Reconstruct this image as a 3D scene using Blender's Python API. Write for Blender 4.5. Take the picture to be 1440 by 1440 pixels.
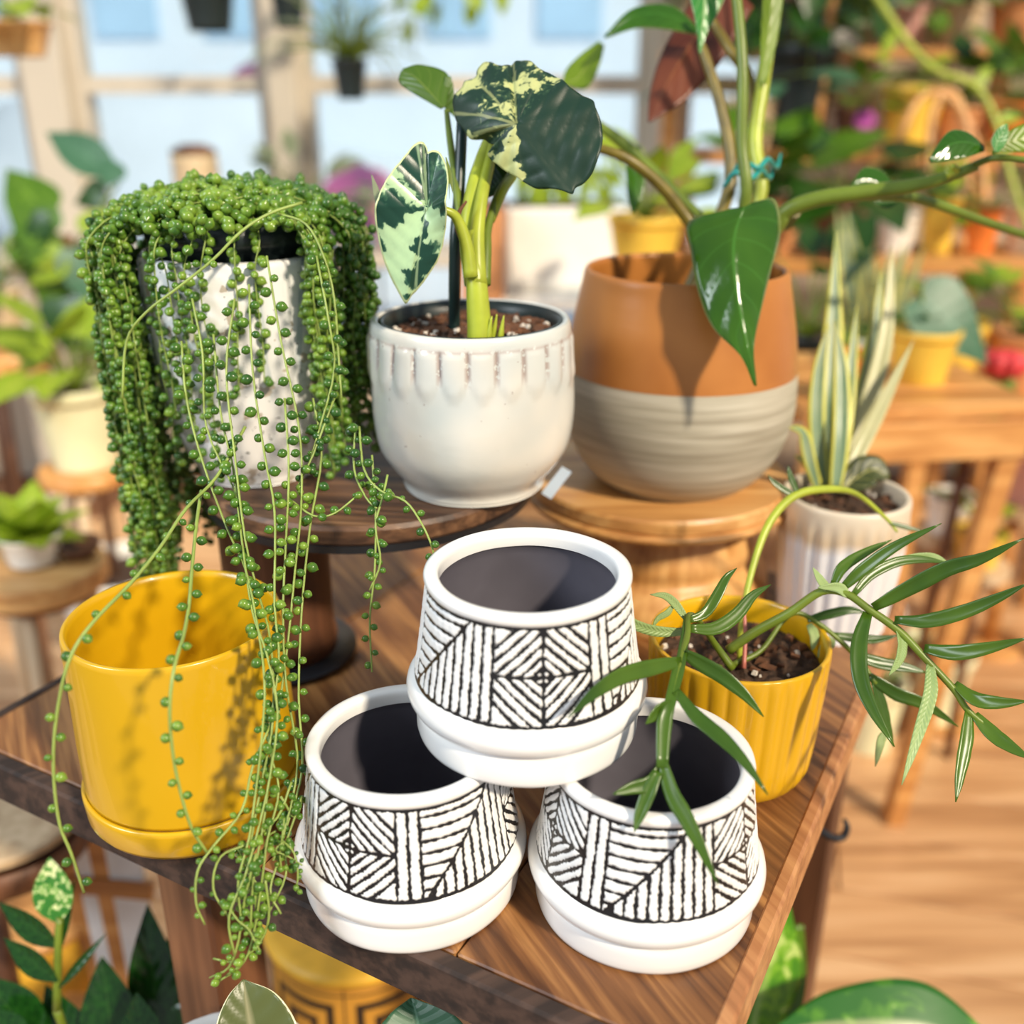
import bpy, math, random
import numpy as np
from mathutils import Vector, Matrix
random.seed(7); rng = np.random.default_rng(7)
PI = math.pi
sc = bpy.context.scene; col = sc.collection
for o in list(bpy.data.objects): bpy.data.objects.remove(o)

# ---------------------------------------------------------------- camera, world, lights, exposure
PITCH = 0.399; FPX = 1425.0
CAMP = Vector((0, 0, 1.2504))
FW = Vector((0, math.cos(PITCH), -math.sin(PITCH))); UP = Vector((0, math.sin(PITCH), math.cos(PITCH))); RT = Vector((1, 0, 0))
cam = bpy.data.cameras.new('camera'); camo = bpy.data.objects.new('camera', cam); col.objects.link(camo)
camo.location = CAMP; camo.rotation_euler = (PI / 2 - PITCH, 0, 0)
cam.sensor_width = 36; cam.lens = FPX / 1440 * 36
cam.clip_start = .02; cam.clip_end = 100
cam.dof.use_dof = True; cam.dof.focus_distance = 0.610; cam.dof.aperture_fstop = 3.1
sc.camera = camo
vs = sc.view_settings
vs.view_transform = 'Standard'; vs.look = 'None'; vs.gamma = 1.0; vs.use_curve_mapping = False
vs.exposure = 0.46
w = bpy.data.worlds.new('world'); sc.world = w; w.use_nodes = True
wn = w.node_tree.nodes; wl = w.node_tree.links; wn.clear()
wo = wn.new('ShaderNodeOutputWorld'); wb = wn.new('ShaderNodeBackground')
tc = wn.new('ShaderNodeTexCoord'); sp = wn.new('ShaderNodeSeparateXYZ'); cr = wn.new('ShaderNodeValToRGB')
wl.new(tc.outputs['Generated'], sp.inputs[0]); wl.new(sp.outputs['Z'], cr.inputs[0])
cr.color_ramp.elements[0].position = 0.0; cr.color_ramp.elements[0].color = (.93, .95, .98, 1)
cr.color_ramp.elements[1].position = 0.9; cr.color_ramp.elements[1].color = (.66, .80, 1.0, 1)
wl.new(cr.outputs[0], wb.inputs[0]); wb.inputs[1].default_value = 0.33
wl.new(wb.outputs[0], wo.inputs[0])

def look(o, d):
    o.rotation_euler = Vector(d).to_track_quat('-Z', 'Y').to_euler()
sun = bpy.data.lights.new('sun', 'SUN'); suno = bpy.data.objects.new('sun', sun); col.objects.link(suno)
sun.energy = 3.3; sun.angle = math.radians(4); sun.color = (1.0, .86, .66); look(suno, (-.50, .62, -.62))
al = bpy.data.lights.new('left_window_light', 'AREA'); alo = bpy.data.objects.new('left_window_light', al); col.objects.link(alo)
al.shape = 'RECTANGLE'; al.size = 1.1; al.size_y = 1.3; al.energy = 60; al.color = (.86, .94, 1.0)
alo.location = (-2.6, -.6, 2.7); look(alo, (2.5, 1.2, -1.75))

# ---------------------------------------------------------------- helpers
def W(u, v, s): return CAMP + s * (FW + (u - 720) / FPX * RT - (v - 720) / FPX * UP)
def TZ(u, v, z):
    d = FW + (u - 720) / FPX * RT - (v - 720) / FPX * UP
    return CAMP + d * ((z - CAMP.z) / d.z)
ORG = {}
def org(o):
    return ORG.get(o.name, Vector((0, 0, 0))) if o else Vector((0, 0, 0))
def tag(o, label=None, cat=None, group=None, kind=None):
    if label: o['label'] = label
    if cat: o['category'] = cat
    if group: o['group'] = group
    if kind: o['kind'] = kind
    return o
def thing(name, loc, label, cat, group=None):
    o = bpy.data.objects.new(name, None); col.objects.link(o); o.empty_display_size = .02
    o.location = loc; ORG[o.name] = Vector(loc)
    return tag(o, label, cat, group)
def mk(name, verts, faces, mat, parent=None, smooth=True, attrs=None):
    og = org(parent)
    me = bpy.data.meshes.new(name)
    V = np.asarray([tuple(v) for v in verts], dtype=float) if not isinstance(verts, np.ndarray) else verts
    V = V - np.array(og)
    me.from_pydata(V.tolist(), [], [tuple(int(i) for i in f) for f in faces])
    if attrs:
        for k, a in attrs.items():
            at = me.attributes.new(k, 'FLOAT', 'POINT'); at.data.foreach_set('value', np.asarray(a, dtype=np.float32))
    if smooth: me.polygons.foreach_set('use_smooth', [True] * len(me.polygons))
    me.update()
    o = bpy.data.objects.new(name, me); col.objects.link(o)
    if mat: me.materials.append(mat)
    if parent: o.parent = parent; ORG[o.name] = og
    return o
def join(parts):
    V = []; Fs = []; n = 0
    for v, f in parts:
        V += [tuple(x) for x in v]; Fs += [tuple(i + n for i in q) for q in f]; n += len(v)
    return V, Fs
def cat_(pts, n):
    P = [Vector(p) for p in pts]
    if len(P) == 2: return [P[0].lerp(P[1], i / n) for i in range(n + 1)]
    Q = [P[0] * 2 - P[1]] + P + [P[-1] * 2 - P[-2]]
    out = []; m = len(P) - 1
    for i in range(n + 1):
        x = i / n * m; k = min(int(x), m - 1); t = x - k
        a, b, c, d = Q[k:k + 4]
        out.append(.5 * ((2 * b) + (c - a) * t + (2 * a - 5 * b + 4 * c - d) * t * t + (3 * b - a - 3 * c + d) * t ** 3))
    return out
def interp(ws, t):
    x = t * (len(ws) - 1); k = min(int(x), len(ws) - 2); return ws[k] + (ws[k + 1] - ws[k]) * (x - k)
def tube(pts, rad, seg=8, n=None):
    if n is None: n = max(2, (len(pts) - 1) * 5)
    P = cat_(pts, n); rad = rad if isinstance(rad, (list, tuple)) else [rad, rad]
    V = []; Fs = []; a = None
    for i, p in enumerate(P):
        t = (P[min(i + 1, n)] - P[max(i - 1, 0)])
        t = t.normalized() if t.length > 1e-9 else Vector((0, 0, 1))
        if a is None: a = t.orthogonal().normalized()
        a = (a - t * a.dot(t)); a = a.normalized() if a.length > 1e-6 else t.orthogonal().normalized()
        b = t.cross(a); r = interp(rad, i / n)
        for j in range(seg):
            an = 2 * PI * j / seg; V.append(p + a * (r * math.cos(an)) + b * (r * math.sin(an)))
    for i in range(n):
        for j in range(seg):
            k = (j + 1) % seg; Fs.append((i * seg + j, i * seg + k, (i + 1) * seg + k, (i + 1) * seg + j))
    Fs.append(tuple(range(seg - 1, -1, -1))); Fs.append(tuple(n * seg + j for j in range(seg)))
    return V, Fs
def lathe(prof, n=64, c=(0, 0, 0), disp=None):
    V = []; Fs = []; m = len(prof)
    for i, (r, z) in enumerate(prof):
        for j in range(n):
            t = 2 * PI * j / n; rr = r + (disp(t, z, i) if disp else 0)
            V.append((c[0] + rr * math.cos(t), c[1] + rr * math.sin(t), c[2] + z))
    for i in range(m - 1):
        for j in range(n):
            k = (j + 1) % n; Fs.append((i * n + j, i * n + k, (i + 1) * n + k, (i + 1) * n + j))
    if prof[0][0] > 1e-6: Fs.append(tuple(range(n - 1, -1, -1)))
    if prof[-1][0] > 1e-6: Fs.append(tuple((m - 1) * n + j for j in range(n)))
    return V, Fs
def smoothprof(pts, k=4):
    P = cat_([Vector((a, b, 0)) for a, b in pts], (len(pts) - 1) * k); return [(max(p.x, 1e-4), p.y) for p in P]
def box(c, s, rz=0, bev=0.0):
    x, y, z = [d / 2 for d in s]; ca, sa = math.cos(rz), math.sin(rz)
    if bev <= 0:
        L = [(a * x, b * y, d * z) for d in (-1, 1) for a, b in ((-1, -1), (1, -1), (1, 1), (-1, 1))]
        Fs = [(3, 2, 1, 0), (4, 5, 6, 7), (0, 1, 5, 4), (1, 2, 6, 5), (2, 3, 7, 6), (3, 0, 4, 7)]
    else:
        L = []; Fs = []
        for zz, e in ((-z, bev), (-z + bev, 0), (z - bev, 0), (z, bev)):
            X, Y = x - e, y - e
            for a, b in ((-X + bev, -Y), (X - bev, -Y), (X, -Y + bev), (X, Y - bev), (X - bev, Y), (-X + bev, Y), (-X, Y - bev), (-X, -Y + bev)):
                L.append((a, b, zz))
        for i in range(3):
            for j in range(8):
                k = (j + 1) % 8; Fs.append((i * 8 + j, i * 8 + k, i * 8 + 8 + k, i * 8 + 8 + j))
        Fs.append(tuple(range(7, -1, -1))); Fs.append(tuple(range(24, 32)))
    return [(c[0] + a * ca - b * sa, c[1] + a * sa + b * ca, c[2] + d) for a, b, d in L], Fs
def beam(a, b, wd, th, upv=(0, 0, 1)):
    a = Vector(a); b = Vector(b); t = (b - a).normalized(); s = t.cross(Vector(upv))
    s = s.normalized() if s.length > 1e-5 else Vector((1, 0, 0)); u = s.cross(t)
    V = [p + s * (i * wd / 2) + u * (j * th / 2) for p in (a, b) for i, j in ((-1, -1), (1, -1), (1, 1), (-1, 1))]
    return V, [(3, 2, 1, 0), (4, 5, 6, 7), (0, 1, 5, 4), (1, 2, 6, 5), (2, 3, 7, 6), (3, 0, 4, 7)]

# ---------------------------------------------------------------- materials
def newmat(name):
    m = bpy.data.materials.new(name); m.use_nodes = True
    return m, m.node_tree.nodes, m.node_tree.links, m.node_tree.nodes['Principled BSDF']
def c4(c): return (c[0], c[1], c[2], 1)
def ramp(n, l, src, stops):
    r = n.new('ShaderNodeValToRGB'); l.new(src, r.inputs[0]); e = r.color_ramp.elements
    e[0].position, e[0].color = stops[0][0], c4(stops[0][1]); e[1].position, e[1].color = stops[-1][0], c4(stops[-1][1])
    for p, c in stops[1:-1]:
        x = e.new(p); x.color = c4(c)
    return r.outputs[0]
def noise(n, l, scale, detail=3, vec=None, dist=0):
    t = n.new('ShaderNodeTexNoise'); t.inputs['Scale'].default_value = scale; t.inputs['Detail'].default_value = detail
    t.inputs['Distortion'].default_value = dist
    if vec is not None: l.new(vec, t.inputs['Vector'])
    return t.outputs['Fac']
def coords(n, l, scale=(1, 1, 1), rot=(0, 0, 0), kind='Object'):
    t = n.new('ShaderNodeTexCoord'); m = n.new('ShaderNodeMapping'); l.new(t.outputs[kind], m.inputs[0])
    m.inputs['Scale'].default_value = scale; m.inputs['Rotation'].default_value = rot
    return m.outputs[0]
def mixc(n, l, fac, a, b, mode='MIX'):
    m = n.new('ShaderNodeMix'); m.data_type = 'RGBA'; m.blend_type = mode
    for sock, v in ((m.inputs[0], fac), (m.inputs[6], a), (m.inputs[7], b)):
        if hasattr(v, 'links'): l.new(v, sock)
        else: sock.default_value = v if isinstance(v, (int, float)) else c4(v)
    return m.outputs[2]
def math_(n, l, op, a, b=None, c=None, clamp=False):
    m = n.new('ShaderNodeMath'); m.operation = op; m.use_clamp = clamp
    for i, v in enumerate((a, b, c)):
        if v is None: continue
        if hasattr(v, 'links'): l.new(v, m.inputs[i])
        else: m.inputs[i].default_value = v
    return m.outputs[0]
def bump(n, l, b, h, st=.3, dist=.001):
    x = n.new('ShaderNodeBump'); x.inputs['Strength'].default_value = st; x.inputs['Distance'].default_value = dist
    l.new(h, x.inputs['Height']); l.new(x.outputs[0], b.inputs['Normal'])
def attr(n, name):
    a = n.new('ShaderNodeAttribute'); a.attribute_name = name; return a.outputs['Fac']
def plain(name, c, rough=.5, var=.12, scale=20, metal=0, coat=0, bmp=0):
    m, n, l, b = newmat(name)
    f = noise(n, l, scale, 3, coords(n, l))
    l.new(ramp(n, l, f, [(.3, [x * (1 - var) for x in c]), (.7, [min(1, x * (1 + var)) for x in c])]), b.inputs['Base Color'])
    b.inputs['Roughness'].default_value = rough; b.inputs['Metallic'].default_value = metal; b.inputs['Coat Weight'].default_value = coat
    if bmp: bump(n, l, b, noise(n, l, scale * 6, 3, coords(n, l)), bmp)
    return m
def wood(name, dark, mid, light, rot=0, grain=1.0, rough=.45, axis='Y', freq=60, kind='Object'):
    m, n, l, b = newmat(name)
    s = {'Y': (freq, freq * .055, freq), 'X': (freq * .055, freq, freq), 'Z': (freq, freq, freq * .055)}[axis]
    v = coords(n, l, s, (0, 0, 0)); 
    if rot:
        r = n.new('ShaderNodeVectorRotate'); r.rotation_type = 'Z_AXIS'; r.inputs['Angle'].default_value = rot
        t = n.new('ShaderNodeTexCoord'); l.new(t.outputs[kind], r.inputs['Vector']); l.new(r.outputs[0], v.node.inputs[0])
    f1 = noise(n, l, 1.0, 6, v, .6); f2 = noise(n, l, 3.0, 4, v, .2)
    oi = n.new('ShaderNodeObjectInfo')
    f = math_(n, l, 'ADD', math_(n, l, 'MULTIPLY', f1, .7), math_(n, l, 'MULTIPLY', f2, .3))
    f = math_(n, l, 'ADD', f, math_(n, l, 'MULTIPLY', math_(n, l, 'SUBTRACT', oi.outputs['Random'], .5), .12))
    c = ramp(n, l, f, [(.36, dark), (.50, mid), (.64, light)])
    l.new(c, b.inputs['Base Color']); b.inputs['Roughness'].default_value = rough
    bump(n, l, b, f, .35 * grain, .0008)
    return m
def leafmat(name, base, light, vein=None, edge=None, veinN=9, rough=.32, trans=.18, back=None, vst=.5, noise_s=14, edge_at=.95):
    m, n, l, b = newmat(name)
    lu = attr(n, 'lu'); lw = attr(n, 'lw')
    f = noise(n, l, noise_s, 3, coords(n, l))
    c = ramp(n, l, f, [(.35, base), (.68, light)])
    aw = math_(n, l, 'ABSOLUTE', lw)
    if vein:
        # side veins follow lu*N - |lw|*k, midrib at |lw| ~ 0
        ph = math_(n, l, 'SUBTRACT', math_(n, l, 'MULTIPLY', lu, veinN), math_(n, l, 'MULTIPLY', aw, 1.6))
        tri = math_(n, l, 'ABSOLUTE', math_(n, l, 'SUBTRACT', math_(n, l, 'FRACT', ph), .5))
        sv = math_(n, l, 'MULTIPLY', math_(n, l, 'LESS_THAN', tri, .045), vst * .55)
        mr = math_(n, l, 'MULTIPLY', math_(n, l, 'LESS_THAN', aw, .035), vst * 1.4, clamp=True)
        c = mixc(n, l, math_(n, l, 'MAXIMUM', sv, mr), c, vein)
        h = math_(n, l, 'SUBTRACT', math_(n, l, 'MULTIPLY', tri, 1.0), math_(n, l, 'MULTIPLY', math_(n, l, 'LESS_THAN', aw, .04), .3))
        bump(n, l, b, h, .35, .0015)
    if edge:
        c = mixc(n, l, math_(n, l, 'GREATER_THAN', aw, edge_at), c, edge)
    l.new(c, b.inputs['Base Color']); b.inputs['Roughness'].default_value = rough
    if trans:
        out = n['Material Output']; tr = n.new('ShaderNodeBsdfTranslucent'); mx = n.new('ShaderNodeMixShader'); mx.inputs[0].default_value = trans
        l.new(c, tr.inputs[0]); l.new(b.outputs[0], mx.inputs[1]); l.new(tr.outputs[0], mx.inputs[2]); l.new(mx.outputs[0], out.inputs[0])
    return m
def variegated(name, dark, mid, pale, thr, scale, rough=.35, speck=True, edge=None, bias=None, trans=.12):
    """leaf with irregular pale patches; attribute 'vb' pushes regions towards pale"""
    m, n, l, b = newmat(name)
    v = coords(n, l); f = noise(n, l, scale, 4, v, .8); f2 = noise(n, l, scale * 4.5, 3, v, 1.2)
    vb = attr(n, 'vb'); lu = attr(n, 'lu'); lw = attr(n, 'lw')
    x = math_(n, l, 'ADD', f, vb)
    if speck: x = math_(n, l, 'ADD', x, math_(n, l, 'MULTIPLY', math_(n, l, 'SUBTRACT', f2, .5), .45))
    c = ramp(n, l, x, [(thr - .10, dark), (thr - .025, mid), (thr + .015, pale), (thr + .22, [min(1, p * 1.15) for p in pale])])
    vn = attr(n, 'vein')
    c = mixc(n, l, math_(n, l, 'MULTIPLY', vn, .55, clamp=True), c, pale)
    if edge:
        c = mixc(n, l, math_(n, l, 'GREATER_THAN', math_(n, l, 'ABSOLUTE', lw), .965), c, edge)
    l.new(c, b.inputs['Base Color']); b.inputs['Roughness'].default_value = rough
    bump(n, l, b, f2, .12, .001)
    out = n['Material Output']; tr = n.new('ShaderNodeBsdfTranslucent'); mx = n.new('ShaderNodeMixShader'); mx.inputs[0].default_value = trans
    l.new(c, tr.inputs[0]); l.new(b.outputs[0], mx.inputs[1]); l.new(tr.outputs[0], mx.inputs[2]); l.new(mx.outputs[0], out.inputs[0])
    return m

M = {}
M['white_glaze'] = plain('white_glaze', (.86, .855, .84), .22, .02, 12, coat=.3)
M['grey_inside'] = plain('grey_inside', (.12, .112, .135), .3, .1, 30)
M['yellow_glaze'] = plain('yellow_glaze', (.62, .36, .006), .28, .03, 10, coat=.35)
M['yellow_flute'] = plain('yellow_flute', (.70, .39, .007), .25, .05, 14, coat=.4)
M['soil'] = plain('soil', (.060, .030, .016), .9, .6, 180, bmp=.8)
M['bark'] = plain('bark', (.13, .052, .022), .8, .4, 90)
M['perlite'] = plain('perlite', (.72, .66, .58), .8, .1, 90)
M['black_plastic'] = plain('black_plastic', (.012, .020, .020), .35, .1)
M['stake'] = plain('stake', (.010, .030, .028), .35, .2)
M['metal'] = plain('dark_metal', (.035, .035, .04), .38, .15, 30, metal=.6)
M['paper'] = plain('paper', (.42, .50, .60), .7, .03)
M['tie'] = plain('tie', (.01, .28, .25), .35, .1)
M['table'] = wood('table_wood', (.075, .026, .008), (.20, .080, .024), (.42, .20, .065), rot=-.498, freq=80, axis='Y')
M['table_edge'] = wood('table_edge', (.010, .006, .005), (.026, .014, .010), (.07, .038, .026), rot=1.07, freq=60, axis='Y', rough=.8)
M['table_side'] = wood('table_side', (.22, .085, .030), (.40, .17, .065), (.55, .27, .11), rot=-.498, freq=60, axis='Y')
M['disc_dark'] = wood('disc_dark', (.045, .020, .010), (.15, .072, .034), (.34, .19, .10), freq=60, axis='X', rot=.15, rough=.5)
M['disc_light'] = wood('disc_light', (.34, .14, .038), (.60, .30, .095), (.74, .44, .17), freq=50, axis='X', rough=.4)
M['ped_light'] = wood('ped_light', (.32, .13, .034), (.55, .27, .08), (.72, .41, .15), freq=50, axis='Z', rough=.4)
M['floor'] = wood('floor_wood', (.40, .20, .085), (.62, .35, .165), (.78, .50, .27), freq=22, axis='X', rot=-.25, rough=.32, grain=.4)
M['bg_wood'] = wood('bg_wood', (.42, .17, .045), (.62, .29, .085), (.76, .42, .15), freq=30, axis='X', rough=.4)
M['bg_wood_d'] = wood('bg_wood_d', (.06, .022, .010), (.14, .055, .025), (.25, .11, .05), freq=30, axis='Z', rough=.5)
M['bg_tan'] = wood('bg_tan', (.40, .27, .15), (.55, .40, .24), (.68, .52, .34), freq=30, axis='Z', rough=.6)
M['frame'] = plain('window_frame_paint', (.56, .50, .41), .6, .05, 4)
M['wall'] = plain('wall_paint', (.46, .38, .29), .8, .06, 3)
M['stem'] = plain('stem_green', (.13, .185, .016), .4, .2, 40)
M['stem_y'] = plain('stem_yellow', (.36, .42, .035), .35, .2, 40)
M['stem_b'] = plain('stem_brown', (.15, .11, .012), .4, .35, 60)

# ---------------------------------------------------------------- leaves
CAMDIR = -FW
def ribbon(name, pts, ws, mat, parent, nrm=None, camber=.2, n=12, m=3, wave=0, tw=0, vb=None):
    """leaf along pts with half widths ws, facing nrm"""
    nrm = Vector(nrm or (CAMDIR + Vector((0, 0, .5)))).normalized()
    P = cat_(pts, n); V = []; lu = []; lw = []
    for i, p in enumerate(P):
        t = (P[min(i + 1, n)] - P[max(i - 1, 0)]).normalized()
        s = t.cross(nrm)
        s = s.normalized() if s.length > 1e-4 else Vector((1, 0, 0))
        k = s.cross(t)
        if tw:
            a = tw * i / n; s, k = s * math.cos(a) + k * math.sin(a), k * math.cos(a) - s * math.sin(a)
        ww = interp(ws, i / n)
        for j in range(-m, m + 1):
            x = j / m
            V.append(p + s * (ww * x) - k * (-camber * ww * abs(x) + (wave * ww * math.sin(i * 1.7 + j) if abs(j) == m else 0)))
            lu.append(i / n); lw.append(x)
    q = 2 * m + 1; Fs = [(i * q + j, i * q + j + 1, (i + 1) * q + j + 1, (i + 1) * q + j) for i in range(n) for j in range(2 * m)]
    A = {'lu': lu, 'lw': lw}
    if vb is not None: A['vb'] = [vb(a, b) for a, b in zip(lu, lw)]; A['vein'] = [1.0 if abs(b) < .02 else 0 for b in lw]
    o = mk(name, V, Fs, mat, parent, True, A)
    return o
def solid(o, t):
    md = o.modifiers.new('thickness', 'SOLIDIFY'); md.thickness = t; md.offset = 0
    return o
def radial_leaf(name, cpx, outline, s, mat, parent, plane=None, depth=None, rings=14, nseg=120, vb=None, vein=None, thick=.0007):
    """leaf from its petiole point: outline (pixel list) laid on a plane through W(cpx,s) with normal plane; depth(r,th)->offset along normal"""
    C0 = W(cpx[0], cpx[1], s); N = Vector(plane or CAMDIR).normalized()
    def onp(u, v):
        d = W(u, v, 1) - CAMP; return CAMP + d * ((C0 - CAMP).dot(N) / d.dot(N))
    O = [onp(*p) for p in outline]
    # resample closed outline by length
    L = [0]
    for i in range(len(O)): L.append(L[-1] + (O[(i + 1) % len(O)] - O[i]).length)
    Q = []; tot = L[-1]; k = 0
    k2 = []
    for j in range(nseg):
        x = tot * j / nseg
        while L[k + 1] < x: k += 1
        t = (x - L[k]) / max(1e-9, L[k + 1] - L[k]); nO = len(O)
        a, b, c, d = O[(k - 1) % nO], O[k], O[(k + 1) % nO], O[(k + 2) % nO]
        cr_ = .5 * ((2 * b) + (c - a) * t + (2 * a - 5 * b + 4 * c - d) * t * t + (3 * b - a - 3 * c + d) * t ** 3)
        lin = b.lerp(c, t); Q.append(lin.lerp(cr_, .75))
    e1 = N.orthogonal().normalized(); e1 = RT - N * RT.dot(N); e1.normalize(); e2 = N.cross(e1)
    V = [C0]; lu = [0]; lw = [0]; B = [0]; Ve = [0]
    for i in range(1, rings + 1):
        r = i / rings
        for j in range(nseg):
            q = C0.lerp(Q[j], r); th = math.atan2((Q[j] - C0).dot(e2), (Q[j] - C0).dot(e1))
            rad = (q - C0).length
            V.append(q + N * (depth(r, th, rad) if depth else 0)); lu.append(r); lw.append(r)
            B.append(vb(r, th, rad) if vb else 0); Ve.append(vein(r, th, rad) if vein else 0)
    Fs = [(0, 1 + j, 1 + (j + 1) % nseg) for j in range(nseg)]
    for i in range(rings - 1):
        for j in range(nseg):
            k = (j + 1) % nseg; a = 1 + i * nseg; Fs.append((a + j, a + nseg + j, a + nseg + k, a + k))
    o = mk(name, V, Fs, mat, parent, True, {'lu': lu, 'lw': lw, 'vb': B, 'vein': Ve})
    return solid(o, thick)
def grid_leaf(name, mid, left, right, s_mid, mat, parent, camber=.12, m=6, n=28, sl=0, sr=0, vb=None, thick=.0006, rip=0, ripn=8):
    """leaf between left and right pixel edges around a pixel midrib; s_mid list of depths along the midrib; sl, sr = depth offset at the two edges"""
    Pm = cat_([Vector((u, v, 0)) for u, v in mid], n); Pl = cat_([Vector((u, v, 0)) for u, v in left], n); Pr = cat_([Vector((u, v, 0)) for u, v in right], n)
    V = []; lu = []; lw = []
    for i in range(n + 1):
        sm = interp(s_mid, i / n)
        for j in range(-m, m + 1):
            x = j / m; E, off = (Pl[i], sl) if x < 0 else (Pr[i], sr)
            q = Pm[i].lerp(E, abs(x)); wpx = (E - Pm[i]).length / 100
            s = sm + off * abs(x) * min(1, wpx * 1.5) + camber * .1 * wpx * (abs(x) ** 1.5) * .1 + rip * math.sin(2 * PI * (ripn * i / n - abs(x) * 1.4)) * abs(x) * min(1, wpx * 2)
            V.append(W(q.x, q.y, s)); lu.append(i / n); lw.append(x)
    q = 2 * m + 1; Fs = [(i * q + j, i * q + j + 1, (i + 1) * q + j + 1, (i + 1) * q + j) for i in range(n) for j in range(2 * m)]
    A = {'lu': lu, 'lw': lw, 'vb': [vb(a, b) if vb else 0 for a, b in zip(lu, lw)], 'vein': [1.0 if abs(b) < .02 else 0 for b in lw]}
    return solid(mk(name, V, Fs, mat, parent, True, A), thick)

# template leaves (shared meshes) for the shop's other plants: unit length along +X, facing +Z
TPL = {}
def template(key, ws, camber, droop, mat, n=10, m=2, fold=0):
    P = [Vector((i / n, 0, -droop * (i / n) ** 2)) for i in range(n + 1)]
    V = []; lu = []; lw = []
    for i, p in enumerate(P):
        ww = interp(ws, i / n)
        for j in range(-m, m + 1):
            x = j / m; V.append(p + Vector((-fold * ww * abs(x), ww * x, camber * ww * abs(x)))); lu.append(i / n); lw.append(x)
    q = 2 * m + 1; Fs = [(i * q + j, i * q + j + 1, (i + 1) * q + j + 1, (i + 1) * q + j) for i in range(n) for j in range(2 * m)]
    me = bpy.data.meshes.new('leaf'); me.from_pydata([tuple(v) for v in V], [], Fs)
    for k, a in (('lu', lu), ('lw', lw), ('vb', [.0] * len(V)), ('vein', [0.0] * len(V))):
        at = me.attributes.new(k, 'FLOAT', 'POINT'); at.data.foreach_set('value', a)
    me.polygons.foreach_set('use_smooth', [True] * len(me.polygons)); me.materials.append(mat)
    TPL[key] = me
def leaf_at(key, parent, P, d, nrm, L, wsc=1.0, name='leaf'):
    o = bpy.data.objects.new(name, TPL[key]); col.objects.link(o); o.parent = parent
    x = Vector(d).normalized(); y = Vector(nrm).cross(x); y = y.normalized() if y.length > 1e-4 else x.orthogonal(); z = x.cross(y)
    R = Matrix((x, y, z)).transposed().to_4x4()
    o.matrix_local = Matrix.Translation(Vector(P) - org(parent)) @ R @ Matrix.Diagonal((L, L * wsc, L, 1))
    ORG[o.name] = org(parent)
    return o
M['lf_dark'] = leafmat('leaf_dark', (.008, .040, .004), (.026, .085, .008), (.06, .15, .02), rough=.28)
M['lf_mid'] = leafmat('leaf_mid', (.040, .115, .006), (.11, .23, .012), (.2, .34, .05), rough=.35)
M['lf_lime'] = leafmat('leaf_lime', (.20, .34, .012), (.38, .50, .03), (.6, .65, .15), rough=.4, trans=.3)
M['lf_blue'] = leafmat('leaf_blue', (.035, .12, .055), (.075, .19, .105), (.15, .3, .2), rough=.42)
M['lf_grey'] = leafmat('leaf_grey', (.16, .20, .11), (.30, .34, .20), rough=.6)
M['lf_blade'] = leafmat('leaf_blade', (.20, .28, .14), (.36, .42, .26), None, (.70, .66, .18), rough=.4, edge_at=.7)
OV = [.02, .13, .21, .24, .22, .16, .08, .005]
HT = [.20, .34, .38, .36, .30, .21, .11, .005]
for k, mt in (('dark', 'lf_dark'), ('mid', 'lf_mid'), ('lime', 'lf_lime'), ('blue', 'lf_blue'), ('grey', 'lf_grey')):
    template('oval_' + k, OV, .15, .18, M[mt]); template('heart_' + k, HT, .12, .25, M[mt], fold=.25)
template('blade', [.045, .055, .06, .06, .055, .04, .02, .002], .5, .05, M['lf_blade'], n=8)
template('thin_grey', [.02, .03, .03, .025, .02, .01, .001], .3, .5, M['lf_grey'], n=6, m=1)
template('thin_dark', [.03, .05, .055, .05, .04, .02, .001], .3, .5, M['lf_dark'], n=6, m=1)
template('blade_lime', [.05, .06, .06, .05, .035, .02, .002], .4, .2, M['lf_lime'], n=8, m=1)
#==SPLIT== setting
# ---------------------------------------------------------------- setting: floor, window wall, outside
def struct(name, v, f, mat, parent=None, smooth=False):
    o = mk(name, v, f, mat, parent, smooth)
    if parent is None: o['kind'] = 'structure'
    return o
GY = 3.3
floor = struct('floor', *box((0, 1.6, -.02), (9, 5.2, .02)), M['bg_wood_d'])
me0 = None
PW, PL = .15, 1.5
ca, sa = math.cos(.25), math.sin(.25)
for i in range(-14, 24):
    off = (i * 37 % 11) / 11 * PL
    for j in range(-4, 5):
        x0 = j * PL + off; y0 = i * PW
        cx, cy = x0 * ca + y0 * sa, -x0 * sa + y0 * ca
        if not (-2.0 < cx < 3.4 and .25 < cy < 3.1): continue
        if me0 is None:
            v, f = box((0, 0, 0), (PL - .004, PW - .004, .014), 0, .002)
            me0 = bpy.data.meshes.new('plank'); me0.from_pydata(v, [], f); me0.materials.append(M['floor'])
        o = bpy.data.objects.new('plank', me0); col.objects.link(o); o.parent = floor
        o.location = (cx, cy, -.005); o.rotation_euler = (0, 0, -.25)
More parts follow.
